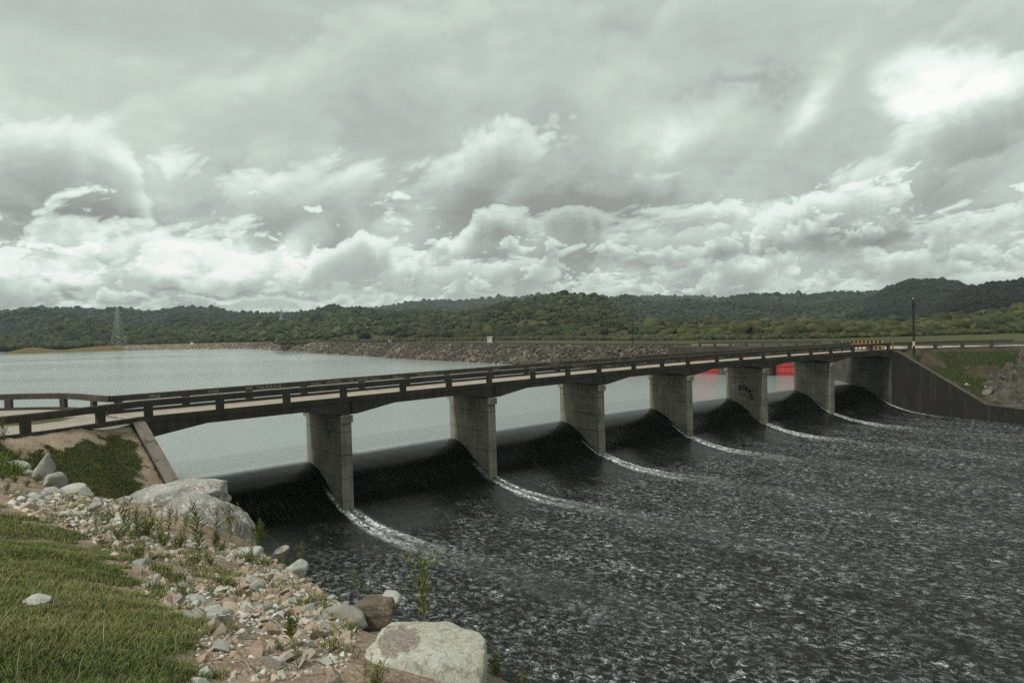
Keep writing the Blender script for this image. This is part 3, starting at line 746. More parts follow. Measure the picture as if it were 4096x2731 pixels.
#@@PART2
# ------------------------------------------------------------------ rocks
def ico(sub):
    bm = bmesh.new(); bmesh.ops.create_icosphere(bm, subdivisions=sub, radius=1); V = np.array([v.co[:] for v in bm.verts]); F = np.array([[v.index for v in f.verts] for f in bm.faces]); bm.free(); return V, F
ICO = {s: ico(s) for s in (1, 2, 3, 4, 5)}
def n3(V, sc, seed, o=3):
    return (fbm(V[:, 0]*sc+V[:, 2]*sc*.7, V[:, 1]*sc-V[:, 2]*sc*.6, seed, o)+fbm(V[:, 1]*sc+5+V[:, 2]*sc*.5, V[:, 2]*sc*1.1-3, seed+50, o))*.5
def rock_shape(sub, seed, planes=11, lo=.45, hi=.85, nz=.05):
    r = np.random.default_rng(seed); V, F = ICO[sub]; V = V.copy()
    for _ in range(planes):
        n = r.normal(size=3); n /= np.linalg.norm(n); o = r.uniform(lo, hi); V -= np.maximum(0, V@n-o)[:, None]*n
    V *= 1+n3(V, 2.3, seed)[:, None]*nz*2; V *= (1+n3(V, 7, seed+9)[:, None]*nz)
    V -= (V.max(0)+V.min(0))/2; V /= np.abs(V).max(0); return V, F
SM = [rock_shape(3, 100+i, 13, .16, .60, nz=.022) for i in range(14)]
RM = [R_TAN, R_WHITE, R_PINK, R_GREY]
SMESH = {}
def stone_mesh(i, mi):
    if (i, mi) not in SMESH:
        V, F = SM[i]; me = bpy.data.meshes.new('stone'); me.from_pydata(V.tolist(), [], F.tolist()); me.update(); me.materials.append(RM[mi]); SMESH[(i, mi)] = me
    return SMESH[(i, mi)]
def place_stone(name, x, y, z, sx, sy, sz, rot, i, mi, label, cat='stone', group=None):
    o = bpy.data.objects.new(name, stone_mesh(i, mi)); COL.objects.link(o); o.location = (x, y, z); o.scale = (sx, sy, sz); o.rotation_euler = rot
    return tag(o, label, cat, group)
# boulders with their own shapes
def boulder(name, px, py, Yd, size, seed, m, label, rot=(0, 0, 0), sub=5, sink=.25, planes=9, nz=.06, lo=.55, hi=.9, z=None, cuts=()):
    p = on_Y(px, py, Yd); V, F = rock_shape(sub, seed, planes, lo, hi, nz)
    for c_ in cuts:
        n_ = np.array(c_[:3], float); n_ /= np.linalg.norm(n_); V = V-np.maximum(0, V@n_-c_[3])[:, None]*n_*.85
    if cuts: V = V*(1+n3(V, 3.1, seed+31)[:, None]*.07); V = V/np.abs(V).max(0)
    Rm = np.array(Matrix.Rotation(rot[2], 3, 'Z')@Matrix.Rotation(rot[1], 3, 'Y')@Matrix.Rotation(rot[0], 3, 'X'))
    V = (V*np.array(size)/2)@Rm.T+p
    o = mk(name, V, F, m, smooth=False, loc=(p[0], p[1], p[2]-size[2]/2)); bm = bmesh.new(); bm.from_mesh(o.data)
    for f_ in bm.faces: f_.smooth = True
    bm.to_mesh(o.data); bm.free(); tag(o, label, 'boulder'); return o, V
o, Vb = boulder('boulder', 1712, 2668, 7.1, (1.34, 1.25, 1.0), 21, R_BOULD, 'huge pale rounded boulder with brown crust on top at the bottom edge', (0, R(7), R(8)), nz=.07, planes=5, lo=.75, hi=.93, cuts=((.1, -.15, 1, .52), (-.15, -1, .25, .66), (1, -.2, .1, .82), (.4, -.8, .8, .72)))
c = on_Y(1600, 2555, 7.0); d = np.hypot((Vb[:, 0]-c[0])/.27, (Vb[:, 1]-c[1])/.30); vfloat(o, 'crust', np.clip(1.25-d, 0, 1)*(Vb[:, 2] > Vb[:, 2].max()-.16))
boulder('boulder', 1500, 2440, 10.4, (.78, .7, .56), 33, R_BROWN, 'brown squared boulder above the water, behind the huge pale boulder', (0, R(-5), R(-12)), nz=.07, planes=5, lo=.6, hi=.85, cuts=((0, 0, 1, .5), (.2, -1, .1, .55), (1, .1, .1, .62), (-1, -.2, .3, .7)))
boulder('boulder', 1560, 2392, 10.55, (.33, .45, .20), 35, R_WHITE, 'white weathered block on the outer end of the brown boulder', (0, 0, R(30)), sub=4)
boulder('boulder', 1385, 2470, 10.0, (.62, .5, .32), 36, R_GREY, 'grey speckled wedge shaped rock left of the brown boulder', (0, R(20), R(10)), sub=4)
boulder('boulder', 1310, 2625, 7.9, (.26, .16, .46), 37, R_WHITE, 'pale tilted slab standing in the rubble beside the huge boulder', (R(-18), R(42), R(10)), sub=4, planes=8, lo=.35, hi=.7)
boulder('outcrop_rock', 640, 2062, 20.4, (3.7, 3.0, 1.6), 41, R_OUT, 'broad pale outcrop with a smooth white face among the weeds', (0, R(-4), R(20)), nz=.10, planes=9, lo=.6, hi=.9)
boulder('outcrop_rock', 690, 2005, 20.3, (1.0, 1.6, .70), 44, R_OUT, 'lichened hump of rock at the foot of the mossy wing wall', (0, R(8), R(-10)), nz=.10, planes=8, lo=.6, hi=.9)
boulder('outcrop_rock', 835, 2128, 19.2, (2.5, 2.7, 1.85), 43, R_OUT, 'big grey-brown outcrop sloping down to the dark spillway water', (0, R(24), R(-15)), nz=.10, planes=9, lo=.6, hi=.92)
boulder('boulder', 670, 2229, 12.6, (.52, .42, .22), 51, R_WHITE, 'smooth white flat boulder lying on brown soil', (0, 0, R(5)), sub=4)
boulder('boulder', 985, 2215, 14.4, (.66, .42, .30), 52, R_WHITE, 'pale angular rock with a bright right side near the water drop', (0, R(-14), R(15)), sub=4)
boulder('boulder', 1182, 2278, 13.6, (.40, .4, .42), 53, R_WHITE, 'upright pale wedge rock at the water edge of the rubble', (0, R(12), R(25)), sub=4, planes=8, lo=.4, hi=.75)
boulder('boulder', 1120, 2210, 14.9, (.46, .22, .22), 54, R_GREY, 'grey oblong stone tilted up on the rim of the bank', (0, R(-32), 0), sub=4)
boulder('boulder', 920, 2335, 11.2, (.46, .36, .24), 55, R_PINK, 'brown blunt rock half buried in the middle of the rubble', (0, R(-10), R(-10)), sub=4)
boulder('boulder', 820, 2330, 11.4, (.34, .3, .2), 56, R_TAN, 'tan angular rock left of the brown half buried rock', (0, R(-8), R(20)), sub=4)
boulder('boulder', 705, 2325, 11.4, (.24, .22, .22), 57, R_WHITE, 'rough cream stone at the grass edge near brown soil', (0, 0, 0), sub=4)
boulder('boulder', 700, 2385, 10.1, (.24, .2, .14), 58, R_TAN, 'cream pointed stone on the edge of the lawn', (0, R(10), 0), sub=4)
boulder('boulder', 640, 2285, 11.8, (.24, .2, .16), 59, R_PINK, 'small tan boulder of a pair below the flat white one, right of the pair', (0, 0, R(20)), sub=4)
boulder('boulder', 592, 2293, 11.7, (.20, .18, .14), 60, R_PINK, 'small tan boulder of a pair below the flat white one, left of the pair', (0, 0, R(-20)), sub=4)
boulder('boulder', 150, 2396, 6.9, (.24, .2, .09), 61, R_WHITE, 'white stone sunk in the lawn near the left edge', (0, R(6), R(25)), sub=4)
boulder('boulder', 60, 1868, 25.5, (1.0, .8, .40), 62, R_WHITE, 'white flat rock in green weeds at the far left', (0, R(10), 0), sub=4)
boulder('boulder', 108, 1900, 24.5, (.72, .6, .36), 63, R_WHITE, 'white pointed rock in weeds just below another white rock', (0, R(-8), 0), sub=4)
boulder('boulder', 172, 1880, 24.0, (.62, .9, 1.1), 64, R_GREY, 'tall grey rock at the edge of the green hollow', (0, R(14), 0), sub=4)
boulder('boulder', 205, 1935, 23.0, (.7, .9, .8), 65, R_GREY, 'grey leaning rock in front of the green hollow', (0, R(28), 0), sub=4)
boulder('boulder', 290, 1962, 20.5, (.8, .6, .42), 66, R_WHITE, 'large pale block on the rim of the hollow', (0, 0, R(10)), sub=4, lo=.5, hi=.8)
boulder('boulder', 345, 1970, 20.3, (.44, .4, .32), 67, R_WHITE, 'pale three cornered block right of the large pale block', (0, R(16), R(30)), sub=4, planes=7, lo=.4, hi=.7)
boulder('boulder', 215, 1962, 20.8, (.6, .4, .22), 68, R_GREY, 'flat grey slab left of the large pale block', (0, 0, 0), sub=4)
boulder('boulder', 140, 1990, 18.0, (.40, .36, .30), 69, R_WHITE, 'two-tone white and tan rock near the left lawn corner', (0, 0, R(20)), sub=4)
boulder('boulder', 110, 2030, 16.5, (.40, .36, .3), 70, R_TAN, 'cream rock just above the left lawn corner', (0, R(20), 0), sub=4)
boulder('boulder', 172, 2052, 15.6, (.42, .34, .22), 71, R_PINK, 'tan flat-topped rock at the lawn corner', (0, 0, 0), sub=4)
boulder('boulder', 380, 2022, 17.6, (.42, .34, .2), 72, R_GREY, 'grey flat rock in the rubble left of the outcrop', (0, R(-12), 0), sub=4)
# rubble: individual stones and gravel
rub = poly_world([(30, 1975), (220, 1975), (420, 1995), (560, 2080), (700, 2150), (860, 2190), (985, 2200), (1100, 2225), (1190, 2275), (1250, 2330), (1300, 2390), (1380, 2440), (1430, 2520), (1400, 2600), (1380, 2700), (1330, 2731), (800, 2731), (790, 2620), (740, 2500), (690, 2455), (600, 2400), (560, 2290), (460, 2235), (350, 2145), (200, 2095), (60, 2030)])
soilp = [poly_world([(640, 2240), (880, 2230), (960, 2290), (880, 2330), (700, 2330), (560, 2300)]), poly_world([(850, 2640), (1010, 2640), (1030, 2729), (830, 2729)]), poly_world([(1200, 2660), (1300, 2650), (1330, 2729), (1180, 2729)])]
xs = [p[0] for p in rub]; ys = [p[1] for p in rub]
cand = []
for _ in range(110000):
    x = random.uniform(min(xs), max(xs)); y = random.uniform(min(ys), max(ys)); cand.append((x, y))
cand = np.array(cand); ins = inside(rub, cand[:, 0], cand[:, 1]); cand = cand[ins]
keep = []
for x, y in cand:
    so = any(bool(inside(s, np.array([x]), np.array([y]))[0]) for s in soilp)
    r = .016*math.exp(random.expovariate(1.75)); r = min(r, .075+.0035*y)
    if so and (r > .05 or random.random() < .8): continue
    if random.random() > .25+.75*float(vn(x*.9, y*.9, 4)): continue
    keep.append((x, y, r))
keep.sort(key=lambda k: -k[2]); acc = []; cell = {}
for x, y, r in keep:
    if len(acc) > 15000: break
    ci, cj = int(x/.3), int(y/.3); ok = True
    for a in range(ci-1, ci+2):
        for b_ in range(cj-1, cj+2):
            for (x2, y2, r2) in cell.get((a, b_), ()):
                if (x-x2)**2+(y-y2)**2 < (.72*(r+r2))**2: ok = False; break
            if not ok: break
        if not ok: break
    if ok: cell.setdefault((ci, cj), []).append((x, y, r)); acc.append((x, y, r))
acc.sort(key=lambda k: -k[2]/k[1])
kinds = ['tan', 'pale grey', 'pinkish', 'grey']
for n_, (x, y, r) in enumerate(acc[:270]):
    z = float(gh(x, y)); mi = random.choices([0, 1, 2, 3], [5, 3, 3, 2])[0]
    place_stone('stone', x, y, z-r*.02, r*random.uniform(.9, 1.5), r*random.uniform(.7, 1.1), r*random.uniform(.45, .9), (random.uniform(-.7, .7), random.uniform(-.7, .7), random.uniform(0, 6.28)), random.randrange(14), mi,
                f'{kinds[mi]} angular stone in the rubble on the bank', 'stone', f'{kinds[mi]} stones of the rubble bank')
BV, BF = [], []
def merged(name, items, shapes, m, label, kind='stuff', cat=None, colf=None, smooth=False, rotate=True):
    """items: array x,y,z,sx,sy,sz,rot ; shapes list of (V,F)"""
    items = np.asarray(items); sh = rng.integers(0, len(shapes), len(items)); Vs, Fs, Cs = [], [], []; off = 0
    for k, (V, F) in enumerate(shapes):
        it = items[sh == k]
        if not len(it): continue
        n, v = len(it), len(V); ca, sa = np.cos(it[:, 6])[:, None], np.sin(it[:, 6])[:, None]
        lx, ly, lz = V[:, 0][None]*it[:, 3:4], V[:, 1][None]*it[:, 4:5], V[:, 2][None]*it[:, 5:6]
        W_ = np.stack([lx*ca-ly*sa+it[:, 0:1], lx*sa+ly*ca+it[:, 1:2], lz+it[:, 2:3]], -1).reshape(-1, 3)
        Fk = (F[None]+(np.arange(n)*v)[:, None, None]).reshape(-1, F.shape[1])+off
        Vs.append(W_); Fs.append(Fk); off += n*v
        if colf is not None: Cs.append(colf(it, V))
    o = mk(name, np.concatenate(Vs), np.concatenate(Fs), m, smooth=smooth)
    if colf is not None: vcol(o, 'tint', np.concatenate(Cs))
    tag(o, label, cat, None, kind); return o
def tintmat(name, rough=.9, bump=.5, bs=30, bd=.02, var=.3, sub=0):
    def f(t, b, P):
        a = t.n('ShaderNodeAttribute', attribute_name='tint').outputs['Color']; n = t.noise(P, bs, 4, .7)
        c = t.mix(t.mr(n, .35, .65, 0, var), a, t.v('SCALE', a, .55)); t.set(b.inputs['Base Color'], c); b.inputs['Roughness'].default_value = rough
        t.set(b.inputs['Normal'], t.bump(n, bump, bd))
    return mat(name, f)
pal = np.array([(.52, .43, .34), (.58, .54, .46), (.44, .33, .25), (.44, .44, .41), (.55, .49, .40), (.33, .26, .20), (.62, .60, .54)])
def tint_from(pal, jit=.15):
    def g(it, V):
        c = pal[rng.integers(0, len(pal), len(it))]*rng.uniform(1-jit, 1+jit, (len(it), 1)); c = np.c_[c, np.ones(len(it))]
        return np.repeat(c[:, None], len(V), 1).reshape(-1, 4)
    return g
G2 = [rock_shape(2, 300+i, 10, .15, .6, nz=.05) for i in range(10)]
it = [(x, y, float(gh(x, y))+r*.05, r*random.uniform(.9, 1.3), r*random.uniform(.8, 1.1), r*random.uniform(.5, .85), random.uniform(0, 6.28)) for x, y, r in acc[270:]]
merged('gravel', it, G2, tintmat('gravel_mix'), 'small broken tan and grey stones covering the bank', cat='gravel', colf=tint_from(pal))

# ------------------------------------------------------------------ grass blades
def blades(name, X, Y, Z, H, Wd, pal, label, m, lean=.55, zn=None):
    n = len(X); ang = rng.uniform(0, 2*np.pi, n); la = rng.uniform(0, 2*np.pi, n); L = H*rng.uniform(.15, lean, n)*1.6
    dx, dy = np.cos(ang)*Wd, np.sin(ang)*Wd; lx, ly = np.cos(la)*L, np.sin(la)*L
    b0 = np.stack([X-dx, Y-dy, Z-.01], -1); b1 = np.stack([X+dx, Y+dy, Z-.01], -1)
    m0 = np.stack([X-dx*.8+lx*.35, Y-dy*.8+ly*.35, Z+H*.6], -1); m1 = np.stack([X+dx*.8+lx*.35, Y+dy*.8+ly*.35, Z+H*.6], -1)
    tp = np.stack([X+lx, Y+ly, Z+H*.95], -1)
    V = np.stack([b0, b1, m1, m0, tp], 1).reshape(-1, 3); i = np.arange(n)[:, None]*5
    F = np.concatenate([i+[0, 1, 2], i+[0, 2, 3], i+[3, 2, 4]]); o = mk(name, V, F, m)
    c = pal[rng.integers(0, len(pal), n)]*rng.uniform(.75, 1.2, (n, 1)); vcol(o, 'tint', np.repeat(np.c_[c, np.ones(n)][:, None], 5, 1).reshape(-1, 4))
    tag(o, label, 'grass', None, 'stuff'); return o
def f(t, b, P):
    a = t.n('ShaderNodeAttribute', attribute_name='tint').outputs['Color']
    patch = t.noise(P, 1.1, 5, .65); p2 = t.noise(P, .45, 3, .6)
    c = t.mix(t.mr(patch, .48, .64, 0, .45), a, (.25, .205, .095)); c = t.mix(t.mr(t.noise(P, 5, 4, .7), .5, .68, 0, .5), c, (.07, .10, .03)); c = t.mix(t.mr(p2, .35, .5, .4, 0), c, (.05, .08, .022))
    t.set(b.inputs['Base Color'], c); b.inputs['Roughness'].default_value = .85
    b.inputs['Subsurface Weight'].default_value = 0
M_GRASS = mat('grass_blades', f)
gp = np.array([(.135, .19, .05), (.18, .22, .06), (.10, .155, .04), (.22, .225, .085), (.34, .29, .15), (.13, .18, .05), (.17, .21, .06), (.24, .22, .10)])
def scatter(n, x0, x1, y0, y1, fn):
    X = rng.uniform(x0, x1, n); Y = rng.uniform(y0, y1, n); k = fn(X, Y) > rng.uniform(0, 1, n); return X[k], Y[k]
def vis_frustum(X, Y, m=.06): return (np.abs(X/np.maximum(Y, .5)) < .70+m)
X1, Y1 = scatter(420000, -8, -1.0, 3.6, 12, lambda X, Y: wts_grass(X, Y)[0]*vis_frustum(X, Y)*np.clip(7.5/Y, 0, 1)**1.2)
X2, Y2 = scatter(170000, -18, -4, 10, 21, lambda X, Y: wts_grass(X, Y)[0]*vis_frustum(X, Y)*.8)
XX, YY = np.r_[X1, X2], np.r_[Y1, Y2]; hh = rng.uniform(.02, .055, len(XX))*(1+.5*vn(XX*1.5, YY*1.5, 9))
blades('lawn_grass', XX, YY, gh(XX, YY), hh, .0016+.00028*YY*rng.uniform(.6, 1.4, len(XX)), gp, 'short rough grass on the near bank', M_GRASS, 1.0)
gp2 = np.array([(.07, .105, .028), (.09, .125, .034), (.058, .09, .026), (.12, .13, .046)])
X3, Y3 = scatter(230000, -26, -10, 24, 42, lambda X, Y: wts_grass(X, Y)[1]*(hL(X, Y, False) > 0))
blades('hollow_grass', X3, Y3, gh(X3, Y3), rng.uniform(.05, .14, len(X3)), .010*rng.uniform(.6, 1.5, len(X3)), gp2, 'darker longer grass on the slope under the railing', M_GRASS, .8)
X4, Y4 = scatter(70000, -30, -14, 19, 34, lambda X, Y: wts_grass(X, Y)[2]*vis_frustum(X, Y)*(.3+.7*vn(X*1.2, Y*1.2, 3)))
blades('bank_undergrowth', X4, Y4, gh(X4, Y4), rng.uniform(.12, .5, len(X4)), .014*rng.uniform(.6, 1.5, len(X4)), gp[:3], 'mixed weeds and grass between the rocks at far left', M_GRASS, .7)
X6, Y6 = scatter(2600, -8, -1.0, 3.8, 15, lambda X, Y: wts_grass(X, Y)[0]*vis_frustum(X, Y)*np.clip(7.5/Y, 0, 1)*sstep(.5, .62, vn(X*1.1, Y*1.1, 19)))
blades('dry_grass_stalks', X6, Y6, gh(X6, Y6), rng.uniform(.07, .20, len(X6)), .0022+.0002*Y6, np.array([(.42, .36, .21), (.34, .30, .14), (.26, .27, .09)]), 'scattered dry yellow stalks standing in the lawn', M_GRASS, .9)
# sparse tufts in the rubble
tx, ty = [], []
for _ in range(900):
    x = random.uniform(min(xs), max(xs)); y = random.uniform(min(ys), max(ys))
    if inside(rub, np.array([x]), np.array([y]))[0] and vn(x*.8, y*.8, 21) > .42:
        for _k in range(random.randint(14, 60)): tx.append(x+random.gauss(0, .07)); ty.append(y+random.gauss(0, .07))
tx, ty = np.array(tx), np.array(ty)
blades('tuft_grass', tx, ty, gh(tx, ty), rng.uniform(.04, .17, len(tx)), .004+.0003*ty, gp, 'sparse tufts of grass growing between stones', M_GRASS, 1.0)

# ------------------------------------------------------------------ weeds
def f(t, b, P):
    oi = t.n('ShaderNodeObjectInfo').outputs['Random']; n = t.noise(P, 9, 3, .6)
    c = t.mix(oi, (.09, .13, .035), (.20, .22, .07)); c = t.mix(t.mr(n, .45, .7, 0, .5), c, (.16, .16, .05))
    t.set(b.inputs['Base Color'], c); b.inputs['Roughness'].default_value = .7
M_LEAF = mat('weed_leaves', f)
M_STEM = plain('weed_stem', (.10, .10, .04), (.14, .08, .045), .8, 12)
M_DRY = plain('dry_stalk', (.34, .27, .18), (.22, .16, .1), .9, 12)
M_FLOW = plain('yellow_weed_flowers', (.30, .26, .05), (.17, .18, .05), .8, 20)
def weed_mesh(seed, h=1.0, nl=70, branches=0, ll=.11, spread=1.0, bare=.0, clump=False):
    r = random.Random(seed); st = MB(); V = []; F = []
    def stem(p0, p1, r0, r1, n=6):
        pts = []; bx, by = r.uniform(-.05, .05), r.uniform(-.05, .05)
        for i in range(n+1):
            t = i/n; pts.append((p0[0]+(p1[0]-p0[0])*t+bx*math.sin(t*3.1), p0[1]+(p1[1]-p0[1])*t+by*math.sin(t*3.1), p0[2]+(p1[2]-p0[2])*t))
        for i in range(n): st.bar(pts[i], pts[i+1], r0+(r1-r0)*i/n, 4, r0+(r1-r0)*(i+1)/n)
        return pts
    def leaf(p, az, up, L, w):
        d = Vector((math.cos(az)*math.cos(up), math.sin(az)*math.cos(up), math.sin(up))); s = Vector((-math.sin(az), math.cos(az), 0))*w
        p = Vector(p); m1 = p+d*L*.5+Vector((0, 0, L*.05)); tip = p+d*L-Vector((0, 0, L*.085)); n = len(V)
        V.extend([tuple(p), tuple(m1-s), tuple(tip), tuple(m1+s)]); F.append((n, n+1, n+2, n+3))
    def leaves(pts, k, t0, Lm):
        for j in range(k):
            t = t0+(1-t0)*(j/k); q = t*(len(pts)-1); i = min(int(q), len(pts)-2); f_ = q-i; a, b_ = Vector(pts[i]), Vector(pts[i+1])
            L = Lm*(.55+.9*math.sin(math.pi*min(1, t*.9+.12)))*r.uniform(.7, 1.2)*(1 if t < .85 else .7)
            leaf(a.lerp(b_, f_), j*2.4+r.uniform(-.4, .4), r.uniform(.35, .95)+.35*t, L, L*.085)
    if clump:
        for _ in range(nl//8):
            a = r.uniform(0, 6.28); q = stem((0, 0, 0), (math.cos(a)*h*.5*r.random(), math.sin(a)*h*.5*r.random(), h*r.uniform(.4, 1)), .004, .0015, 3); leaves(q, 9, .15, ll)
    else:
        main = stem((0, 0, 0), (r.uniform(-.08, .08)*h, r.uniform(-.08, .08)*h, h), .0055, .002, 8); leaves(main, nl, bare, ll)
        for j in range(branches):
            t = r.uniform(.35, .75); i = int(t*8); a = r.uniform(0, 6.28); p = main[i]
            q = stem(p, (p[0]+math.cos(a)*.22*h*spread, p[1]+math.sin(a)*.22*h*spread, p[2]+.30*h), .003, .0012, 4); leaves(q, nl//4, .1, ll*.7)
    s = bpy.data.meshes.new('stem'); s.from_pydata(st.V, [], st.F); s.materials.append(M_STEM)
    l = bpy.data.meshes.new('foliage'); l.from_pydata(V, [], F); l.materials.append(M_LEAF); return s, l
WM = [weed_mesh(1, 1, 88, 0, .14, bare=.10), weed_mesh(2, 1, 64, 4, .13, bare=.12), weed_mesh(3, 1, 52, 7, .11, 1.3, .2), weed_mesh(4, 1, 120, 2, .17, bare=.3), weed_mesh(5, 1, 52, 2, .12, bare=.05), weed_mesh(6, 1, 130, 0, .19, clump=True), weed_mesh(7, 1, 40, 5, .08, .9, .1)]
def weed(px, py, hpx, var, label, group=None, p=None, dry=False, lean=0):
    p = hitd(px, py) if p is None else p
    if p is None: return
    h = hpx/FP*p[1]; r_ = empty('weed', (p[0], p[1], p[2]-.02), label, 'weed', group)
    s, l = WM[var]
    for me, nm in ((s, 'stem'), (l, 'foliage')):
        if dry and nm == 'stem': me = me.copy(); me.materials.clear(); me.materials.append(M_DRY)
        o = bpy.data.objects.new(nm, me); COL.objects.link(o); o.parent = r_
    k = h; r_.scale = (k, k, k); r_.rotation_euler = (random.uniform(-.08, .08), lean+random.uniform(-.06, .06), random.uniform(0, 6.28) if not lean else 0)
    return r_
weed(800, 2235, 250, 0, 'tall dark green weed standing in front of the big outcrop')
weed(1035, 2235, 165, 3, 'bushy feather-topped green weed against the black spillway water')
weed(925, 2170, 175, 1, 'slender weed with bud tip at the outcrop edge')
weed(872, 2170, 165, 2, 'thin branching weed on the grey-brown outcrop')
weed(1205, 2262, 150, 0, 'narrow upright weed at the water edge, right of the pale rim rocks')
weed(1135, 2240, 85, 2, 'low weed at the water edge, left of the narrow upright one')
weed(1165, 2600, 175, 3, 'dense green weed with leafy head in the rubble')
weed(1190, 2700, 175, 1, 'dark ragged weed nearest the brown soil at the bottom')
weed(1505, 2731, 140, 5, 'broad-leaved green weed in front of the huge pale boulder')
weed(1355, 2640, 190, 6, 'thin reddish stalk weed beside the tilted pale slab', dry=True)
weed(1350, 2420, 95, 6, 'yellow-flowered weed left of the brown boulder')
weed(770, 2330, 115, 4, 'small weed on the brown soil patch')
weed(1700, 2512, 350, 1, 'very tall lone weed rising in front of the foaming water', p=on_Y(1695, 2512, 8.6))
weed(1420, 2365, 120, 2, 'forked pale weed just behind the brown boulder', p=on_Y(1425, 2375, 11.2))
weed(1990, 2731, 150, 3, 'leafy weed at the bottom edge right of the huge boulder, taller one', p=on_Y(1993, 2745, 7.6))
weed(2110, 2731, 95, 3, 'leafy weed at the bottom edge, farthest right', p=on_Y(2105, 2760, 8.0))
weed(2070, 2731, 60, 5, 'low weed between two taller ones at the bottom edge', p=on_Y(2050, 2755, 7.8))
weed(20, 1790, 150, 2, 'tall weed at the left edge in front of the railing', p=on_Y(20, 1800, 27))
weed(1460, 2731, 120, 2, 'yellowish sprawling weed left of the huge boulder', p=None)
gl = 'weeds growing in the rubble bank'
for px, py, hp, v_ in ((500, 2140, 165, 1), (525, 2180, 150, 0), (560, 2200, 175, 0), (590, 2150, 130, 5), (430, 2120, 150, 2), (385, 2130, 110, 1), (350, 2100, 90, 4), (680, 2150, 140, 1), (700, 2120, 110, 2), (740, 2180, 150, 1), (640, 2130, 120, 4),
                       (610, 2110, 110, 2), (550, 2090, 80, 2), (470, 2160, 100, 5), (720, 2200, 110, 5), (890, 2210, 85, 5), (860, 2215, 95, 3), (960, 2230, 90, 5), (990, 2250, 80, 5), (1010, 2290, 130, 2), (1060, 2270, 70, 5), (545, 2230, 90, 5), (500, 2220, 70, 5), (650, 2190, 110, 5),
                       (250, 2130, 60, 4), (180, 2080, 90, 6), (225, 2050, 60, 4), (320, 2060, 55, 6), (1090, 2380, 80, 6), (990, 2400, 50, 5), (1060, 2440, 60, 6), (1250, 2490, 55, 5), (1420, 2500, 60, 5), (1210, 2450, 70, 6), (1385, 2560, 80, 5), (1400, 2600, 90, 6), (1330, 2580, 45, 5), (1120, 2600, 70, 5), (1270, 2440, 70, 6),
                       (20, 1850, 75, 2), (45, 1840, 80, 5), (75, 1835, 60, 5), (10, 1920, 60, 5), (60, 1930, 55, 5), (110, 1945, 50, 5), (150, 1930, 60, 5), (30, 1960, 45, 5), (200, 1950, 40, 5), (120, 1840, 45, 2), (90, 1870, 40, 5), (1300, 2330, 60, 4), (1240, 2360, 60, 6), (930, 2420, 55, 5), (850, 2380, 60, 6), (600, 2240, 80, 2), (410, 2180, 60, 5), (440, 2210, 60, 2),
                       (575, 2240, 110, 1), (620, 2220, 100, 2), (480, 2190, 90, 2), (665, 2230, 90, 6), (780, 2260, 80, 5), (820, 2240, 80, 2), (840, 2260, 70, 5)):
    weed(px, py, hp*random.uniform(.9, 1.1), v_, 'green weed among the stones on the near bank', gl)
# dry stalks
p = hitd(1280, 2335)
for (x0, y0, x1, y1, lab) in ((1281, 2338, 1345, 2200, 'long pale dry stalk leaning right over the water'), (1300, 2360, 1358, 2300, 'thin forked dry twig below the long pale stalk')):
    a = on_Y(x0, y0, p[1]); b_ = on_Y(x1, y1, p[1]+.1); mid = (a+b_)/2+np.array([.01, 0, -.03])
    mb = MB(); mb.bar(a, mid, .005, 5, .004); mb.bar(mid, b_, .004, 5, .002); mb.bar(mid, mid+(b_-mid)*.5+np.array([.05, 0, .01]), .002, 4, .001)
    tag(mb.build('dry_stalk', M_DRY, loc=tuple(a)), lab, 'dry stalk')
# twigs lying on the soil
for (x0, y0, x1, y1) in ((840, 2650, 930, 2665), (860, 2560, 910, 2552), (560, 2285, 640, 2330), (950, 2640, 1010, 2700), (1320, 2410, 1410, 2385)):
    a, b_ = hitd(x0, y0), hitd(x1, y1); a = a+np.array([0, 0, .02]); b_ = b_+np.array([0, 0, .03]); mb = MB(); mid = (a+b_)/2+np.array([0, .02, .02]); mb.bar(a, mid, .009, 5, .007); mb.bar(mid, b_, .007, 5, .003)
    tag(mb.build('twig', M_DRY, loc=tuple(a)), 'brown dead twig lying on bare soil of the bank', 'twig', 'dead twigs on the bank')
#@@PART3
# ------------------------------------------------------------------ right bank
gx2 = np.r_[np.arange(50, 70, .22), np.arange(70, 90, .45), np.arange(90, 165, 2.5)]; gy2 = np.r_[np.arange(-20, 60, 1.2), np.arange(60, 86, .45), np.arange(86, 112, .22), np.arange(112, 132, 2.0)]
AX, AY = np.meshgrid(gx2, gy2, indexing='ij')
l_ = (AX-P[7][0])*.866+(AY-P[7][1])*.5; s_ = (AX-P[7][0])*.5-(AY-P[7][1])*.866
rl = np.interp(AX, [50, 58.6, 64.8, 72.9, 165], [105.5, 108.3, 108.5, 107.0, 100])
dcam = rl-AY
hr = 5.12-.63*np.maximum(0, dcam-.3); hr = smax(hr, -2.1+.02*l_+fbm(AX*.3, AY*.3, 6, 3)*.3, .6)
mound = 6.0-.85*np.maximum(0, np.hypot((AX-79.5), (AY-97)*.9)-7.0)+fbm(AX*.22, AY*.22, 61, 4)*4.2+np.abs(fbm(AX*.7, AY*.7, 64, 4))*3.0-.5
mound = np.minimum(mound, 5.1+.35*fbm(AX*.5, AY*.5, 3, 2)); rk = sstep(-.6, .8, mound-hr)*(dcam > .5)
hr = np.where(dcam > .5, smax(hr, mound, .4), 5.12)
mfar = sstep(4, 20, l_)*(1-sstep(0, 30, AY-20)); hr = hr+mfar*0
hr = np.where(dcam > 40, smax(hr, -2.2+.45*np.maximum(0, l_-3), .5), hr)
nw = 1-sstep(0.9, 3.2, l_); cope = np.maximum(5.0-.548*np.clip(s_, 0, 12.9), -2.0)
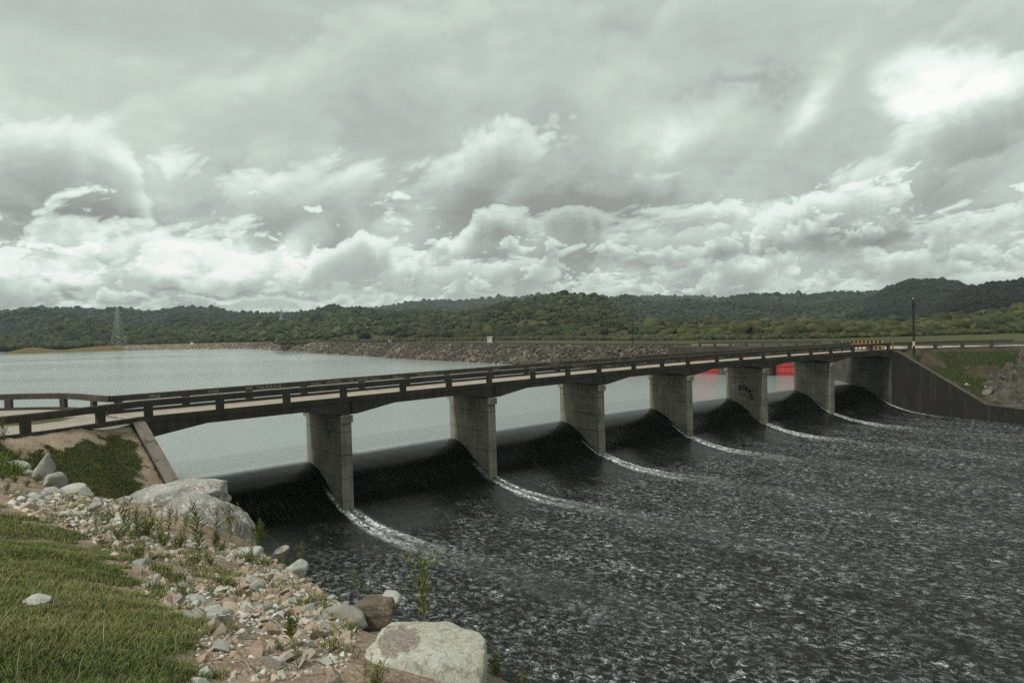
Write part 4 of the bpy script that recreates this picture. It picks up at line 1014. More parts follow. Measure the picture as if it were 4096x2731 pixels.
hr = np.where((s_ > -.2) & (l_ < 3), hr*(1-nw)+np.minimum(hr, cope-.1)*nw, hr)
hr = hr+fbm(AX*.8, AY*.8, 23, 3)*.08
hr = np.where((l_ < np.where(AY > 86, .60, .86)) & (s_ > -.5), -7, hr)
hr = np.where((l_ < .32) & (s_ <= -.5) & (AX < 57) & (AY < 128.5), 4.6, hr)
hr = np.where((s_ <= -.5) & (AX < 56), -7.0, hr)
gr_ = sstep(-.8, .8, (74-AX-.35*(108-AY))+fbm(AX*.25, AY*.25, 31, 3)*4)*sstep(.3, 1.6, dcam)*sstep(.9, 2.4, l_+fbm(AX, AY, 2, 2)*.7)*(1-rk)*(AY > 92)+(1-sstep(-3, 0, dcam))*.9
gr_ = gr_*(1-.6*(AX < 62)*(dcam < 0))*(1-.8*sstep(.1, .3, fbm(AX*.35, AY*.35, 88, 3)))
def f(t, b, P):
    ga = t.n('ShaderNodeAttribute', attribute_name='grass').outputs['Fac']; ra = t.n('ShaderNodeAttribute', attribute_name='rock').outputs['Fac']
    n1 = t.noise(P, .6, 6, .7); n2 = t.noise(P, 5, 5, .75); vo = t.voro(P, 1.6, out=0); vc = t.sep(t.voro(P, 1.6, out=1))[0]
    gr = t.mix(t.mr(n2, .35, .65), (.022, .038, .012), (.045, .055, .02)); soil = t.mix(t.mr(n1, .4, .6), (.05, .045, .028), (.085, .068, .045))
    rc = t.mix(t.mr(t.noise(P, 1.1, 6, .75), .38, .62), (.055, .05, .042), (.13, .115, .095)); rc = t.mix(t.mr(n2, .52, .64, 0, .55), rc, (.21, .20, .18)); rc = t.mix(t.mr(t.noise(P, 2.7, 5, .7), .52, .62, 0, .7), rc, (.028, .026, .02))
    rc = t.mix(t.mr(n1, .5, .62, 0, .5), rc, (.06, .06, .03))
    c = t.mix(t.mr(t.m('ADD', ga, t.m('MULTIPLY', t.m('SUBTRACT', n2, .5), .6)), .4, .6), soil, gr)
    c = t.mix(t.mr(t.m('ADD', ra, t.m('SUBTRACT', n2, .5)), .4, .6), c, rc)
    t.set(b.inputs['Base Color'], c); b.inputs['Roughness'].default_value = 1; t.set(b.inputs['Normal'], t.bump(t.m('SUBTRACT', n2, t.m('MULTIPLY', vo, t.m('MULTIPLY', ra, 1.2))), .8, .25))
o = mk('right_bank_ground', np.stack([AX, AY, hr], -1).reshape(-1, 3), grid_faces(len(gx2), len(gy2)), mat('right_bank_soil', f), smooth=True)
vfloat(o, 'grass', gr_.ravel()); vfloat(o, 'rock', rk.ravel()); tag(o, kind='structure')
def hR(x, y):
    i = min(max(np.searchsorted(gx2, x)-1, 0), len(gx2)-2); j = min(max(np.searchsorted(gy2, y)-1, 0), len(gy2)-2); return float(hr[i, j])
X5, Y5 = scatter(60000, 56, 78, 92, 108.4, lambda X, Y: np.array([gr_[min(max(np.searchsorted(gx2, a)-1, 0), len(gx2)-1), min(np.searchsorted(gy2, b_), len(gy2)-1)] for a, b_ in zip(X, Y)])*.6)
Z5 = np.array([hR(a, b_) for a, b_ in zip(X5, Y5)]); k5 = Z5 > -3
blades('far_bank_grass', X5[k5], Y5[k5], Z5[k5], rng.uniform(.12, .3, k5.sum()), .03*rng.uniform(.6, 1.5, k5.sum()), gp2*.8, 'dark grass on the slope beside the far wing wall', M_GRASS, .8)
# boulders on the right outcrop
R_DG = rockmat('dark_outcrop_rock', (.13, .125, .11), (.075, .07, .06), (.22, .215, .19), .55, .2)
R_LG = rockmat('pale_outcrop_rock', (.26, .25, .22), (.17, .16, .14), (.10, .10, .09), .5, .3)
SR = [rock_shape(3, 700+i, 14, .35, .75, nz=.09) for i in range(6)]; SRM = {}
for n_ in range(150):
    x = random.uniform(62, 88); y = random.uniform(86, 105); z = hR(x, y)
    i = min(np.searchsorted(gx2, x), len(gx2)-1); j = min(np.searchsorted(gy2, y), len(gy2)-1)
    if z < -3 or (rk[i, j] < .2 and random.random() < .8): continue
    r = random.choice((.25, .3, .4, .5, .7))*(1 if rk[i, j] > .2 else .5); k = (random.randrange(6), random.random() < .35)
    if k not in SRM:
        V, F = SR[k[0]]; me = bpy.data.meshes.new('boulder'); me.from_pydata(V.tolist(), [], F.tolist()); me.materials.append(R_LG if k[1] else R_DG); SRM[k] = me
    o = bpy.data.objects.new('boulder', SRM[k]); COL.objects.link(o); o.location = (x, y, z+r*.1); o.scale = (r*1.2, r, r*.7); o.rotation_euler = (random.uniform(-.3, .3), random.uniform(-.3, .3), random.uniform(0, 6))
    tag(o, ('pale' if k[1] else 'dark')+' boulder on the rocky mound right of the far wing wall', 'boulder', ('pale' if k[1] else 'dark')+' boulders of the far right mound')
for px, py, Yd, s in ((3867, 1475, 101.0, .34), (3942, 1442, 100, .25)):
    p = on_Y(px, py, Yd); z = hR(p[0], p[1]); V, F = SR[1]; o = mk('boulder', V*np.array([s*1.2, s, s*.8])+np.array([p[0], p[1], z+.1]), F, R_WHITE, loc=(p[0], p[1], z))
    tag(o, 'single white stone on the grass slope, '+('larger and lower' if s > .3 else 'smaller and higher')+' of two', 'boulder')

# ------------------------------------------------------------------ dam
shore = np.array([(57, 118), (47, 131), (36, 147), (24, 164), (9.3, 183.6), (-.2, 200), (-20, 232), (-41.4, 266), (-70, 318), (-101.5, 372), (-150, 458), (-196, 544), (-235, 568), (-278, 588.6), (-320, 604), (-335, 607)])
def resample(pts, step):
    seg = np.linalg.norm(np.diff(pts, axis=0), axis=1); L = np.r_[0, np.cumsum(seg)]; t = np.arange(0, L[-1], step)
    r = np.stack([np.interp(t, L, pts[:, 0]), np.interp(t, L, pts[:, 1])], 1)
    for _ in range(12): r[1:-1] = (r[:-2]+2*r[1:-1]+r[2:])/4
    return r, t
sh, st_ = resample(shore[2:], 1.0)
dd = np.gradient(sh, axis=0); dd /= np.linalg.norm(dd, axis=1)[:, None]; nn = np.stack([dd[:, 1], -dd[:, 0]], 1)   # away from the water
prof = [(-8, -4.2)]+[(x, x*.49) for x in np.arange(-1.5, 10.1, .55)]+[(10.4, 5.0), (13, 5.05), (16.2, 5.0), (22, 4.25), (26, 4.1)]
po = np.array([p[0] for p in prof]); pz = np.array([p[1] for p in prof])
DX = sh[:, None, 0]+nn[:, None, 0]*po[None]; DY = sh[:, None, 1]+nn[:, None, 1]*po[None]
rmask = sstep(-2, 0, po)*(1-sstep(9.6, 10.4, po)); drop = -.9*sstep(300, 420, st_)[:, None]*sstep(2, 8, po)[None]
DZ = pz[None]+(fbm(DX*.7, DY*.7, 5, 4)*.65+fbm(DX*2.1, DY*2.1, 6, 2)*.3)*rmask[None]+drop
def f(t, b, P):
    s = t.n('ShaderNodeAttribute', attribute_name='zone').outputs['Fac']; pl = t.n('ShaderNodeAttribute', attribute_name='pale').outputs['Fac']
    n1 = t.noise(P, .12, 5, .7); n2 = t.noise(P, 1.4, 5, .75); vo = t.voro(P, 1.1, out=0); vc = t.sep(t.voro(P, 1.1, out=1))[0]
    rc = t.mix(vc, (.055, .046, .037), (.115, .095, .072)); rc = t.mix(t.mr(t.m('ADD', n1, t.m('MULTIPLY', pl, .3)), .48, .62), rc, t.mix(vc, (.20, .16, .12), (.34, .29, .23)))
    rc = t.mix(t.mr(n2, .50, .66, 0, .5), rc, (.06, .053, .045)); rc = t.mix(t.mr(vo, .45, .7), rc, (.03, .027, .022))
    rd = t.mix(t.mr(n2, .4, .6), (.24, .19, .13), (.17, .14, .09)); gr = t.mix(t.mr(n2, .4, .6), (.12, .11, .04), (.075, .08, .03))
    c = t.mix(t.mr(s, .4, .6), rc, rd); c = t.mix(t.mr(s, 1.4, 1.6), c, gr)
    t.set(b.inputs['Base Color'], c); b.inputs['Roughness'].default_value = 1; t.set(b.inputs['Normal'], t.bump(t.m('SUBTRACT', n2, vo), t.mr(s, 0, 1, .9, .2) if 0 else .8, .4))
o = mk('dam_embankment', np.stack([DX, DY, DZ], -1).reshape(-1, 3), grid_faces(len(sh), len(po))[:, ::-1].copy(), mat('dam_riprap', f), smooth=False)
zone = np.where(po < 10.2, 0, np.where(po < 17, 1, 2))[None]*np.ones((len(sh), 1)); zone = np.where((st_[:, None] > 430) & (po[None] > 12), 2, zone)
vfloat(o, 'zone', zone.ravel()); vfloat(o, 'pale', (sstep(230, 400, st_)[:, None]*np.ones((1, len(po)))).ravel()); tag(o, kind='structure')
RS = [rock_shape(2, 800+i, nz=.06) for i in range(8)]; it = []
for _ in range(14000):
    q_ = random.random()**1.7*520; i = min(int(q_), len(sh)-1); w_ = random.uniform(-.8, 9.9)
    if random.random() > .18+1.1*float(vn(q_*.045, w_*.10, 5)): continue
    x = sh[i, 0]+nn[i, 0]*w_+dd[i, 0]*random.random(); y = sh[i, 1]+nn[i, 1]*w_+dd[i, 1]*random.random()
    r = min(.09*math.exp(random.expovariate(1.9)), .42); it.append((x, y, w_*.49+.1, r*1.2, r, r*.8, random.uniform(0, 6.3)))
rp = np.array([(.08, .07, .058), (.12, .105, .085), (.05, .046, .04), (.19, .165, .13), (.10, .08, .06), (.065, .065, .06)])
merged('riprap', it, RS, tintmat('riprap_tint', bs=3, bd=.1), 'broken rock armour on the dam slope above the reservoir', cat='riprap', colf=tint_from(rp))
# low kerb wall along the crest
kk = np.arange(10, 330, 2); mb = MB(); V = []; F = []
for i in kk:
    for o_, z in ((10.3, 4.9), (10.3, 5.34), (10.75, 5.34), (10.75, 4.9)): V.append((sh[i, 0]+nn[i, 0]*o_, sh[i, 1]+nn[i, 1]*o_, z))
for i in range(len(kk)-1):
    for j in range(4): F.append((i*4+j, i*4+(j+1) % 4, i*4+4+(j+1) % 4, i*4+4+j))
F += [(0, 1, 2, 3), tuple(len(V)-4+q for q in (3, 2, 1, 0))]
mb.add(V, F); tag(mb.build('low_wall', C_KERB, loc=(float(sh[10, 0]), float(sh[10, 1]), 4.9)), 'low dark kerb wall along the water side of the dam crest', 'low wall')

# plain behind the dam, to the horizon
def f(t, b, P):
    n1 = t.noise(P, .02, 6, .65); n2 = t.noise(P, .35, 5, .75)
    c = t.mix(t.mr(n1, .4, .6), (.075, .078, .028), (.045, .055, .02)); c = t.mix(t.mr(n2, .45, .65, 0, .6), c, (.05, .055, .02))
    t.set(b.inputs['Base Color'], c); b.inputs['Roughness'].default_value = 1; t.set(b.inputs['Normal'], t.bump(n2, .8, .8))
M_PLAIN = mat('scrub_grassland', f)
bk = [(float(sh[i, 0]+nn[i, 0]*24), float(sh[i, 1]+nn[i, 1]*24)) for i in range(2, len(sh), 8)]
poly = [(56.5, 111), (56.5, 128.2), (54, 133), (42, 150)]+bk+[(-340, 640), (-430, 900), (-1500, 3000), (-1500, 5000), (5200, 5000), (5200, -400), (150, -400), (150, 111)]
bm = bmesh.new(); vs = [bm.verts.new((x, y, 4.22 if y > 130 or x > 60 else 4.22)) for x, y in poly]; f_ = bm.faces.new(vs); bmesh.ops.triangulate(bm, faces=[f_])
me = bpy.data.meshes.new('ground'); bm.to_mesh(me); bm.free(); me.materials.append(M_PLAIN)
if me.polygons[0].normal.z < 0: me.flip_normals()
o = bpy.data.objects.new('ground', me); COL.objects.link(o); tag(o, kind='structure')
# service yard right of the bridge: a road strip
mb = MB(); mb.prism([(55.5, 109.2), (75, 108.6), (110, 104), (110, 110), (76, 115), (55.8, 127)], 5.0, 5.14)
o = mb.build('road', M_ROAD); tag(o, kind='structure')
# low spit at the left end of the dam
a = np.linspace(0, 1, 70); w_ = np.linspace(-1, 1, 25); cx = -398+a*75; cy = 578+a*44
hz_ = (4.0*np.exp(-((a-.22)/.16)**2)+3.4*np.exp(-((a-.8)/.3)**2)+1.2*sstep(0, .1, a)); LX = cx[:, None]+w_[None]*-10; LY = cy[:, None]+w_[None]*20*(.15+.85*sstep(0, .5, a))[:, None]
LZ = hz_[:, None]*(1-w_[None]**2)-.6+fbm(LX*.1, LY*.1, 4, 3)*.3
def f(t, b, P):
    n = t.noise(P, .12, 5, .7); t.set(b.inputs['Base Color'], t.mix(t.mr(n, .42, .6), (.105, .10, .032), (.15, .10, .05))); b.inputs['Roughness'].default_value = 1
o = mk('grassy_spit', np.stack([LX, LY, LZ], -1).reshape(-1, 3), grid_faces(70, 25), mat('spit_grass', f), smooth=True); tag(o, kind='structure')

# ------------------------------------------------------------------ hills and forest
def f_hill(c1, c2, sc):
    def f(t, b, P):
        n = t.noise(P, sc, 6, .7); n2 = t.noise(P, sc*7, 5, .8)
        c = t.mix(t.mr(n, .38, .62), c1, c2); c = t.mix(t.mr(n2, .42, .6, 0, .75), c, tuple(q*.35 for q in c1))
        t.set(b.inputs['Base Color'], c); b.inputs['Roughness'].default_value = 1; t.set(b.inputs['Normal'], t.bump(n2, 1, 6))
    return f
def skyx(lst): return np.array(lst, float)
SURF = {}
def hill(key, sky, Yr, Yf, zf, m, spur=.10, nx=260, nt=60, seed=0, ext=(0, 0), pw=1.15):
    sky = skyx(sky); sky = np.r_[[[sky[0, 0]-ext[0], sky[0, 1]+ext[0]*.02]], sky, [[sky[-1, 0]+ext[1], sky[-1, 1]+ext[1]*.02]]] if ext != (0, 0) else sky
    px = np.linspace(sky[0, 0], sky[-1, 0], nx); py = np.interp(px, sky[:, 0], sky[:, 1]); k = np.ones(5)/5; py[2:-2] = np.convolve(py, k, 'valid')
    D = np.array([ray(a, b_) for a, b_ in zip(px, py)]); u = D[:, 0]/D[:, 1]
    YR = Yr(px) if callable(Yr) else np.full(nx, float(Yr)); YF = Yf(px) if callable(Yf) else np.full(nx, float(Yf))
    zr_ = 10+D[:, 2]/D[:, 1]*YR-2
    t = np.r_[np.linspace(0, 1, nt), 1.08, 1.2, 1.5]
    Yy = YF[:, None]+(YR-YF)[:, None]*t[None]; Xx = u[:, None]*Yy
    fr_ = np.where(t <= 1, t, 1)**pw; z = zf+(zr_-zf)[:, None]*fr_[None]
    am = (zr_-zf)[:, None]*spur*np.sin(np.pi*np.clip(t, 0, 1))[None]
    sc = 3.2/(YR.mean()-YF.mean())
    z = z+am*(fbm(Xx*sc, Yy*sc*.6, seed, 4)*2.4-np.abs(fbm(Xx*sc*2, Yy*sc*.8, seed+5, 3))*1.4)
    z[:, nt:] = zr_[:, None]-(np.array([.1, .4, 1.0])*(zr_-zf)[:, None])
    edge_ = np.minimum(1, np.minimum(np.arange(nx), np.arange(nx)[::-1])/(nx*.06))[:, None] if ext == (0, 0) else 1
    o = mk('hills', np.stack([Xx, Yy, z], -1).reshape(-1, 3), grid_faces(nx, len(t))[:, ::-1].copy() if 0 else grid_faces(nx, len(t)), m, smooth=True); tag(o, kind='structure')
    SURF[key] = (u, YF, YR, t, z, nt); return o
M_H1 = mat('forest_floor_near', f_hill((.075, .082, .028), (.125, .125, .042), .02))
M_H2 = mat('forest_floor_mid', f_hill((.04, .048, .024), (.06, .066, .03), .012))
M_HD = mat('forest_floor_cloud_shade', f_hill((.016, .019, .012), (.028, .032, .018), .012))  # hill ground darkened in colour to stand for cloud shadow
M_H3 = mat('forest_far', f_hill((.045, .052, .035), (.062, .066, .042), .008))
L_ = [(-500, 1330), (-200, 1340), (0, 1345), (57, 1337), (109, 1324), (196, 1311), (261, 1287), (340, 1278), (392, 1290), (479, 1302), (566, 1311), (697, 1320), (784, 1302), (914, 1289), (980, 1283), (1024, 1272), (1090, 1275), (1133, 1285), (1207, 1267), (1294, 1256), (1394, 1243), (1459, 1257), (1540, 1254), (1633, 1252), (1677, 1246), (1738, 1244), (1764, 1255), (1830, 1250), (1895, 1239), (1943, 1226), (2004, 1209), (2048, 1207), (2113, 1198), (2179, 1185), (2213, 1176), (2248, 1171), (2292, 1175), (2353, 1176), (2392, 1180), (2418, 1194), (2445, 1212), (2483, 1235), (2560, 1262), (2650, 1290), (2720, 1310)]
hill('L', L_, 900, lambda x: np.interp(x, [-500, 0, 400, 1000, 1800, 2300, 2720], [700, 700, 660, 600, 470, 400, 330]), 3.4, M_H1, .16, 420, 60, 3)
A_ = [(-600, 1262), (-200, 1255), (0, 1247), (78, 1239), (161, 1228), (218, 1236), (279, 1228), (331, 1236), (405, 1242), (474, 1231), (518, 1237), (562, 1248), (644, 1242), (697, 1233), (727, 1223), (766, 1230), (849, 1230), (905, 1247), (965, 1249), (1024, 1254), (1072, 1254), (1155, 1252), (1268, 1244), (1320, 1233), (1364, 1239), (1424, 1244), (1500, 1252), (1620, 1240), (1700, 1228), (1800, 1235), (1900, 1250)]
hill('A', A_, 1900, 930, 8, M_H2, .30, 320, 60, 11)
B_ = [(1350, 1262), (1429, 1246), (1503, 1233), (1529, 1231), (1590, 1220), (1703, 1204), (1764, 1203), (1834, 1210), (1895, 1200), (1938, 1199), (1990, 1190), (2048, 1192), (2083, 1196), (2126, 1184), (2165, 1178), (2240, 1186), (2330, 1190), (2427, 1193), (2531, 1194), (2588, 1186), (2627, 1187), (2692, 1189), (2788, 1187), (2805, 1191), (2866, 1194), (2960, 1200), (3060, 1215)]
hill('B', B_, 2600, 1950, 10, M_H3, .14, 260, 50, 21)
D_ = [(2380, 1225), (2431, 1203), (2492, 1193), (2544, 1199), (2610, 1214), (2692, 1205), (2779, 1208), (2853, 1204), (2927, 1190), (2967, 1179), (3045, 1178), (3072, 1178), (3107, 1174), (3133, 1183), (3181, 1179), (3207, 1177), (3233, 1183), (3272, 1177), (3330, 1170), (3385, 1168), (3420, 1174), (3499, 1168), (3560, 1172), (3680, 1190), (3800, 1210)]
hill('D', D_, 1700, 700, 5, M_H2, .32, 280, 60, 31)
E_ = [(3380, 1290), (3429, 1246), (3472, 1202), (3529, 1166), (3594, 1137), (3647, 1120), (3681, 1126), (3764, 1120), (3821, 1131), (3869, 1147), (3960, 1165), (4060, 1185), (4200, 1190)]
hill('E', E_, 1350, 760, 5, M_HD, .17, 160, 60, 41)
F_ = [(3660, 1290), (3699, 1268), (3751, 1239), (3803, 1194), (3847, 1167), (3899, 1141), (3986, 1131), (4069, 1120), (4096, 1121), (4250, 1110), (4500, 1130), (4900, 1150), (5600, 1130), (6400, 1170), (7600, 1160), (9000, 1200)]
hill('F', F_, 900, 480, 4, M_HD, .10, 260, 60, 51)
M_ = [(2300, 1300), (2420, 1290), (2560, 1280), (2700, 1278), (2850, 1270), (3000, 1276), (3150, 1276), (3268, 1274), (3377, 1287), (3481, 1293), (3550, 1294), (3655, 1284), (3716, 1272), (3829, 1260), (3943, 1254), (4008, 1228), (4096, 1219), (4300, 1210), (4700, 1220), (5200, 1225), (6200, 1215), (7400, 1225), (9000, 1215)]
hill('M', M_, lambda x: np.interp(x, [2300, 3100, 3700, 4100], [760, 640, 500, 430]), lambda x: np.interp(x, [2300, 2800, 3300, 4100, 5200], [340, 280, 235, 240, 250]), 4.3, M_H1, .06, 420, 60, 61)
clear = [[(1190, 1372), (1230, 1352), (1330, 1350), (1400, 1338), (1470, 1330), (1520, 1340), (1640, 1340), (1760, 1345), (1790, 1372)], [(1760, 1340), (1790, 1318), (1850, 1308), (1900, 1322), (1860, 1338)], [(1930, 1325), (2000, 1305), (2090, 1283), (2170, 1277), (2230, 1285), (2270, 1300), (2190, 1318), (2050, 1320)], [(2400, 1350), (2500, 1315), (2560, 1350)], [(400, 1385), (700, 1374), (1300, 1371), (1300, 1366), (900, 1368), (500, 1376)]]
def clump(sub, seed, amp=.32, flat=.8):
    V, F = ICO[sub]; V = V.copy(); r = 1+n3(V, 1.7, seed, 2)*amp*2.2+n3(V, 4.2, seed+3, 2)*amp
    r = r+np.random.default_rng(seed).normal(0, .055, len(V)); V = V*r[:, None]; V[:, 2] = V[:, 2]*flat+.15; return V, F
CR1 = [clump(1, 880+i, .3) for i in range(8)]; CR2 = [clump(2, 900+i) for i in range(10)]; CR3 = [clump(3, 950+i, .38, .85) for i in range(10)]
fp = np.array([(.050, .060, .020), (.070, .076, .024), (.035, .045, .018), (.085, .082, .030), (.058, .066, .026), (.100, .088, .034), (.040, .050, .020), (.028, .037, .016)])
def tint_tree(pal, jit=.22):
    def g(it, V):
        c = pal[rng.integers(0, len(pal), len(it))]*rng.uniform(1-jit, 1+jit, (len(it), 1))*(.50+.62*vn(it[:, 0]*.02, it[:, 1]*.02, 8)+.42*vn(it[:, 0]*.006, it[:, 1]*.006, 18))[:, None]  # broad tint patches paint cloud shadows along with species variation
        c = np.repeat(np.c_[c, np.ones(len(it))][:, None], len(V), 1); v = rng.uniform(.8, 1.25, (len(it), len(V), 1)); c[:, :, :3] *= v; return c.reshape(-1, 4)
    return g
M_TREE = tintmat('tree_canopy', bs=1.3, bd=.6, bump=1.0, var=.8)
M_TREEF = tintmat('far_tree_canopy', bs=.5, bd=1.5, bump=1.0, var=.7)
def forest(key, n, rmin, rmax, shapes, pal, label, m, dens=1.0, tmin=0.0):
    u, YF, YR, t, z, nt = SURF[key]; out = []
    ui = rng.uniform(0, len(u)-1.001, n); tt = rng.uniform(tmin**1, 1.02, n); 
    for a, b_ in zip(ui, tt):
        i = int(a); f_ = a-i; tj = min(b_, 1.0)*(nt-1); j = min(int(tj), nt-2); g = tj-j
        yy = (YF[i]*(1-f_)+YF[i+1]*f_)+((YR[i]-YF[i])*(1-f_)+(YR[i+1]-YF[i+1])*f_)*b_; xx = (u[i]*(1-f_)+u[i+1]*f_)*yy
        zz = (z[i, j]*(1-g)+z[i, j+1]*g)*(1-f_)+(z[i+1, j]*(1-g)+z[i+1, j+1]*g)*f_
        if rng.uniform() > yy/YR[i]: continue
        out.append((xx, yy, zz))
    out = np.array(out); cl = float(0)
    keep = np.ones(len(out), bool)
    if key in ('L', 'M'):
        pr_ = np.array([project(p) for p in out])
        for c in clear: keep &= ~(inside(c, pr_[:, 0], pr_[:, 1]) & (rng.uniform(0, 1, len(out)) < .93))
    dn = vn(out[:, 0]*.012, out[:, 1]*.012, 77); keep &= rng.uniform(0, 1, len(out)) < (.55+.9*dn)*dens
    out = out[keep]; r = rng.uniform(rmin, rmax, len(out))*np.exp(rng.normal(-.08, .28, len(out)))
    items = np.c_[out[:, 0], out[:, 1], out[:, 2]+r*.45, r*rng.uniform(.9, 1.2, len(r)), r*rng.uniform(.9, 1.2, len(r)), r*rng.uniform(.7, 1.25, len(r)), rng.uniform(0, 6.28, len(r))]
    merged('forest', items, shapes, m, label, cat='forest', colf=tint_tree(pal))
forest('M', 24000, 1.0, 2.1, CR2, fp*.95, 'olive green forest belt behind the bridge and the fence', M_TREE)
forest('L', 21000, 1.5, 3.0, CR2, fp*np.array([.76, .88, .85]), 'forest on the low hills behind the dam', M_TREE)
forest('A', 26000, 2.2, 4.4, CR1, fp[[0, 2, 4, 6, 7]]*np.array([.58, .74, .98])*.95, 'dark forest on the long ridge at the left', M_TREEF)  # bluish multiplier puts distance haze into the crown colour
forest('D', 20000, 2.0, 4.2, CR1, fp[[0, 2, 4, 6, 7, 1]]*np.array([.66, .80, .95])*.95, 'forest on the middle distance ridges', M_TREEF)  # bluish crown tint paints depth haze on top of the volume
forest('E', 11000, 1.8, 3.6, CR1, fp[[0, 2, 6, 7]]*np.array([.66, .70, .85])*.46, 'forest tinted dark with cloud shadow on the big rounded hill at the right', M_TREEF)  # palette scaled down to paint cloud shadow over the whole hill
forest('F', 22000, 1.5, 2.9, CR1, fp[[2, 6, 7]]*np.array([.8, .8, .9])*.27, 'forest tinted very dark with cloud shadow on the nearest right hill', M_TREEF)  # cloud shadow painted in: palette darkest of all the hills
forest('B', 6000, 4, 7, CR1, fp[[0, 2, 4, 6]]*np.array([.8, .8, 1.2]), 'pale distant forest on the farthest ridge', M_TREEF, tmin=.5)  # blue lifted in the palette as painted far haze
# scrub on the plain in front of the belt
it = []
for _ in range(4200):
    px = random.uniform(1100, 4700); Yd = (np.interp(px, [1100, 2000, 2600, 3300, 4700], [420, 340, 245, 215, 215])+abs(random.gauss(0, 45))); p = on_z(px, 1400, 4.2); x = ray(px, 1340)[0]/ray(px, 1340)[1]*Yd
    r = random.uniform(.4, 1.5); it.append((x, Yd, 4.2+r*.3, r, r, r*.8, random.uniform(0, 6)))
merged('scrub', it, CR2, M_TREE, 'low bushes on the grassland behind the fence', cat='scrub', colf=tint_tree(fp*.85))

# ------------------------------------------------------------------ poles, fence, cabinets, towers
def upole(px, ytop, ybase, zb, label, arm=False, lamp=False, r=.14, Yd=None, m=None):
    p = on_z(px, ybase, zb) if Yd is None else on_Y(px, ybase, Yd); k = p[1]/FP; h = (ybase-ytop)*k; zt = p[2]+h
    root = empty('utility_pole', (p[0], p[1], p[2]), label, 'utility pole')
    MB().bar((p[0], p[1], p[2]-.3), (p[0], p[1], zt), r*1.25, 8, r*.75).build('pole', m or M_POLE, root, smooth=False)
    if arm:
        MB().bar((p[0]-.9, p[1], zt-1.0), (p[0]+.9, p[1], zt-1.0), .06, 4).build('crossarm', M_POLE, root)
        for dx in (-.8, -.2, .45, .8): MB().bar((p[0]+dx, p[1], zt-.95), (p[0]+dx, p[1], zt-.65), .06, 6, .03).build('insulator', M_INS, root)
    if lamp: MB().bar((p[0], p[1], zt), (p[0], p[1], zt+.45), .18, 8, .12).build('lamp', M_INS, root)
    return root, p, zt
upole(1562, 1287, 1371, 4.3, 'dark utility pole beside the middle white cabinet behind the dam')
upole(1977, 1231, 1372, 4.3, 'tall dark utility pole with crossarm beside the largest white cabinet', arm=True)
upole(2531, 1252, 1376, 4.3, 'dark utility pole in front of the central hill forest', r=.13)
upole(1192, 1318, 1369, 4.3, 'thin dark pole on the left part of the dam grassland')
upole(1092, 1340, 1370, 4.3, 'short post with a white lamp beside the small white cabinet', lamp=True, r=.1)
upole(1051, 1345, 1370, 4.3, 'thin short post left of the lamp post', r=.08)
upole(1331, 1325, 1369, 4.3, 'thin short post between two dark poles behind the dam', r=.07)
rt, p, zt = upole(3656, 1197, 1412, 0, 'dark wooden pole with a pale band and a coil on top, right of the bridge', Yd=105.6, r=.125)
MB().bar((p[0], p[1], 5.78), (p[0], p[1], 6.42), .175, 12).build('painted_band', M_PINK, rt)
bm = bmesh.new(); n1_, n2_ = 20, 6; vs = []
for i in range(n1_):
    a = 2*math.pi*i/n1_
    for j in range(n2_):
        b_ = 2*math.pi*j/n2_; R_ = .26+.05*math.cos(b_); vs.append(bm.verts.new((R_*math.cos(a), .05*math.sin(b_), R_*1.25*math.sin(a))))
for i in range(n1_):
    for j in range(n2_): bm.faces.new((vs[i*n2_+j], vs[i*n2_+(j+1) % n2_], vs[((i+1) % n1_)*n2_+(j+1) % n2_], vs[((i+1) % n1_)*n2_+j]))
me = bpy.data.meshes.new('cable_coil'); bm.to_mesh(me); bm.free(); me.materials.append(M_BLK); o = bpy.data.objects.new('cable_coil', me); COL.objects.link(o); o.parent = rt; o.location = (0, -.2, zt-p[2]-.9)
MB().bar((p[0], p[1]-.0, zt), (p[0], p[1], zt+.25), .08, 8, .05).build('insulator', M_INS, rt)
def cabinet(px, y0, y1, wpx, label, zb=4.3):
    p = on_z(px, y1, zb); k = p[1]/FP; w, h = wpx*k, (y1-y0)*k; c = (p[0], p[1]+w*.4)
    root = empty('cabinet', (p[0], p[1], p[2]), label, 'cabinet')
    MB().box((c[0], c[1], p[2]+h*.42), (w*.9, w*.8, h*.84)).build('body', M_WHT, root, bevel=.02)
    MB().box((c[0], c[1], p[2]+h*.90), (w*1.06, w*.98, h*.14)).build('roof', M_WHT, root, bevel=.02)
    MB().box((c[0]+w*.08, c[1]-w*.41, p[2]+h*.42), (w*.48, .05, h*.72)).build('door', M_WHT, root); MB().box((c[0]-w*.20, c[1]-w*.415, p[2]+h*.42), (w*.035, .05, h*.74)).build('door_seam', M_SEAM, root)
cabinet(1959, 1346, 1372, 21, 'largest white instrument cabinet behind the dam crest, by the crossarm pole')
cabinet(1560, 1358, 1371, 12, 'white cabinet at the foot of a dark pole, middle of four')
cabinet(1103, 1363, 1372, 8, 'small white cabinet near the short lamp post')
cabinet(766, 1369, 1378, 11, 'white cabinet on the far left part of the dam crest')
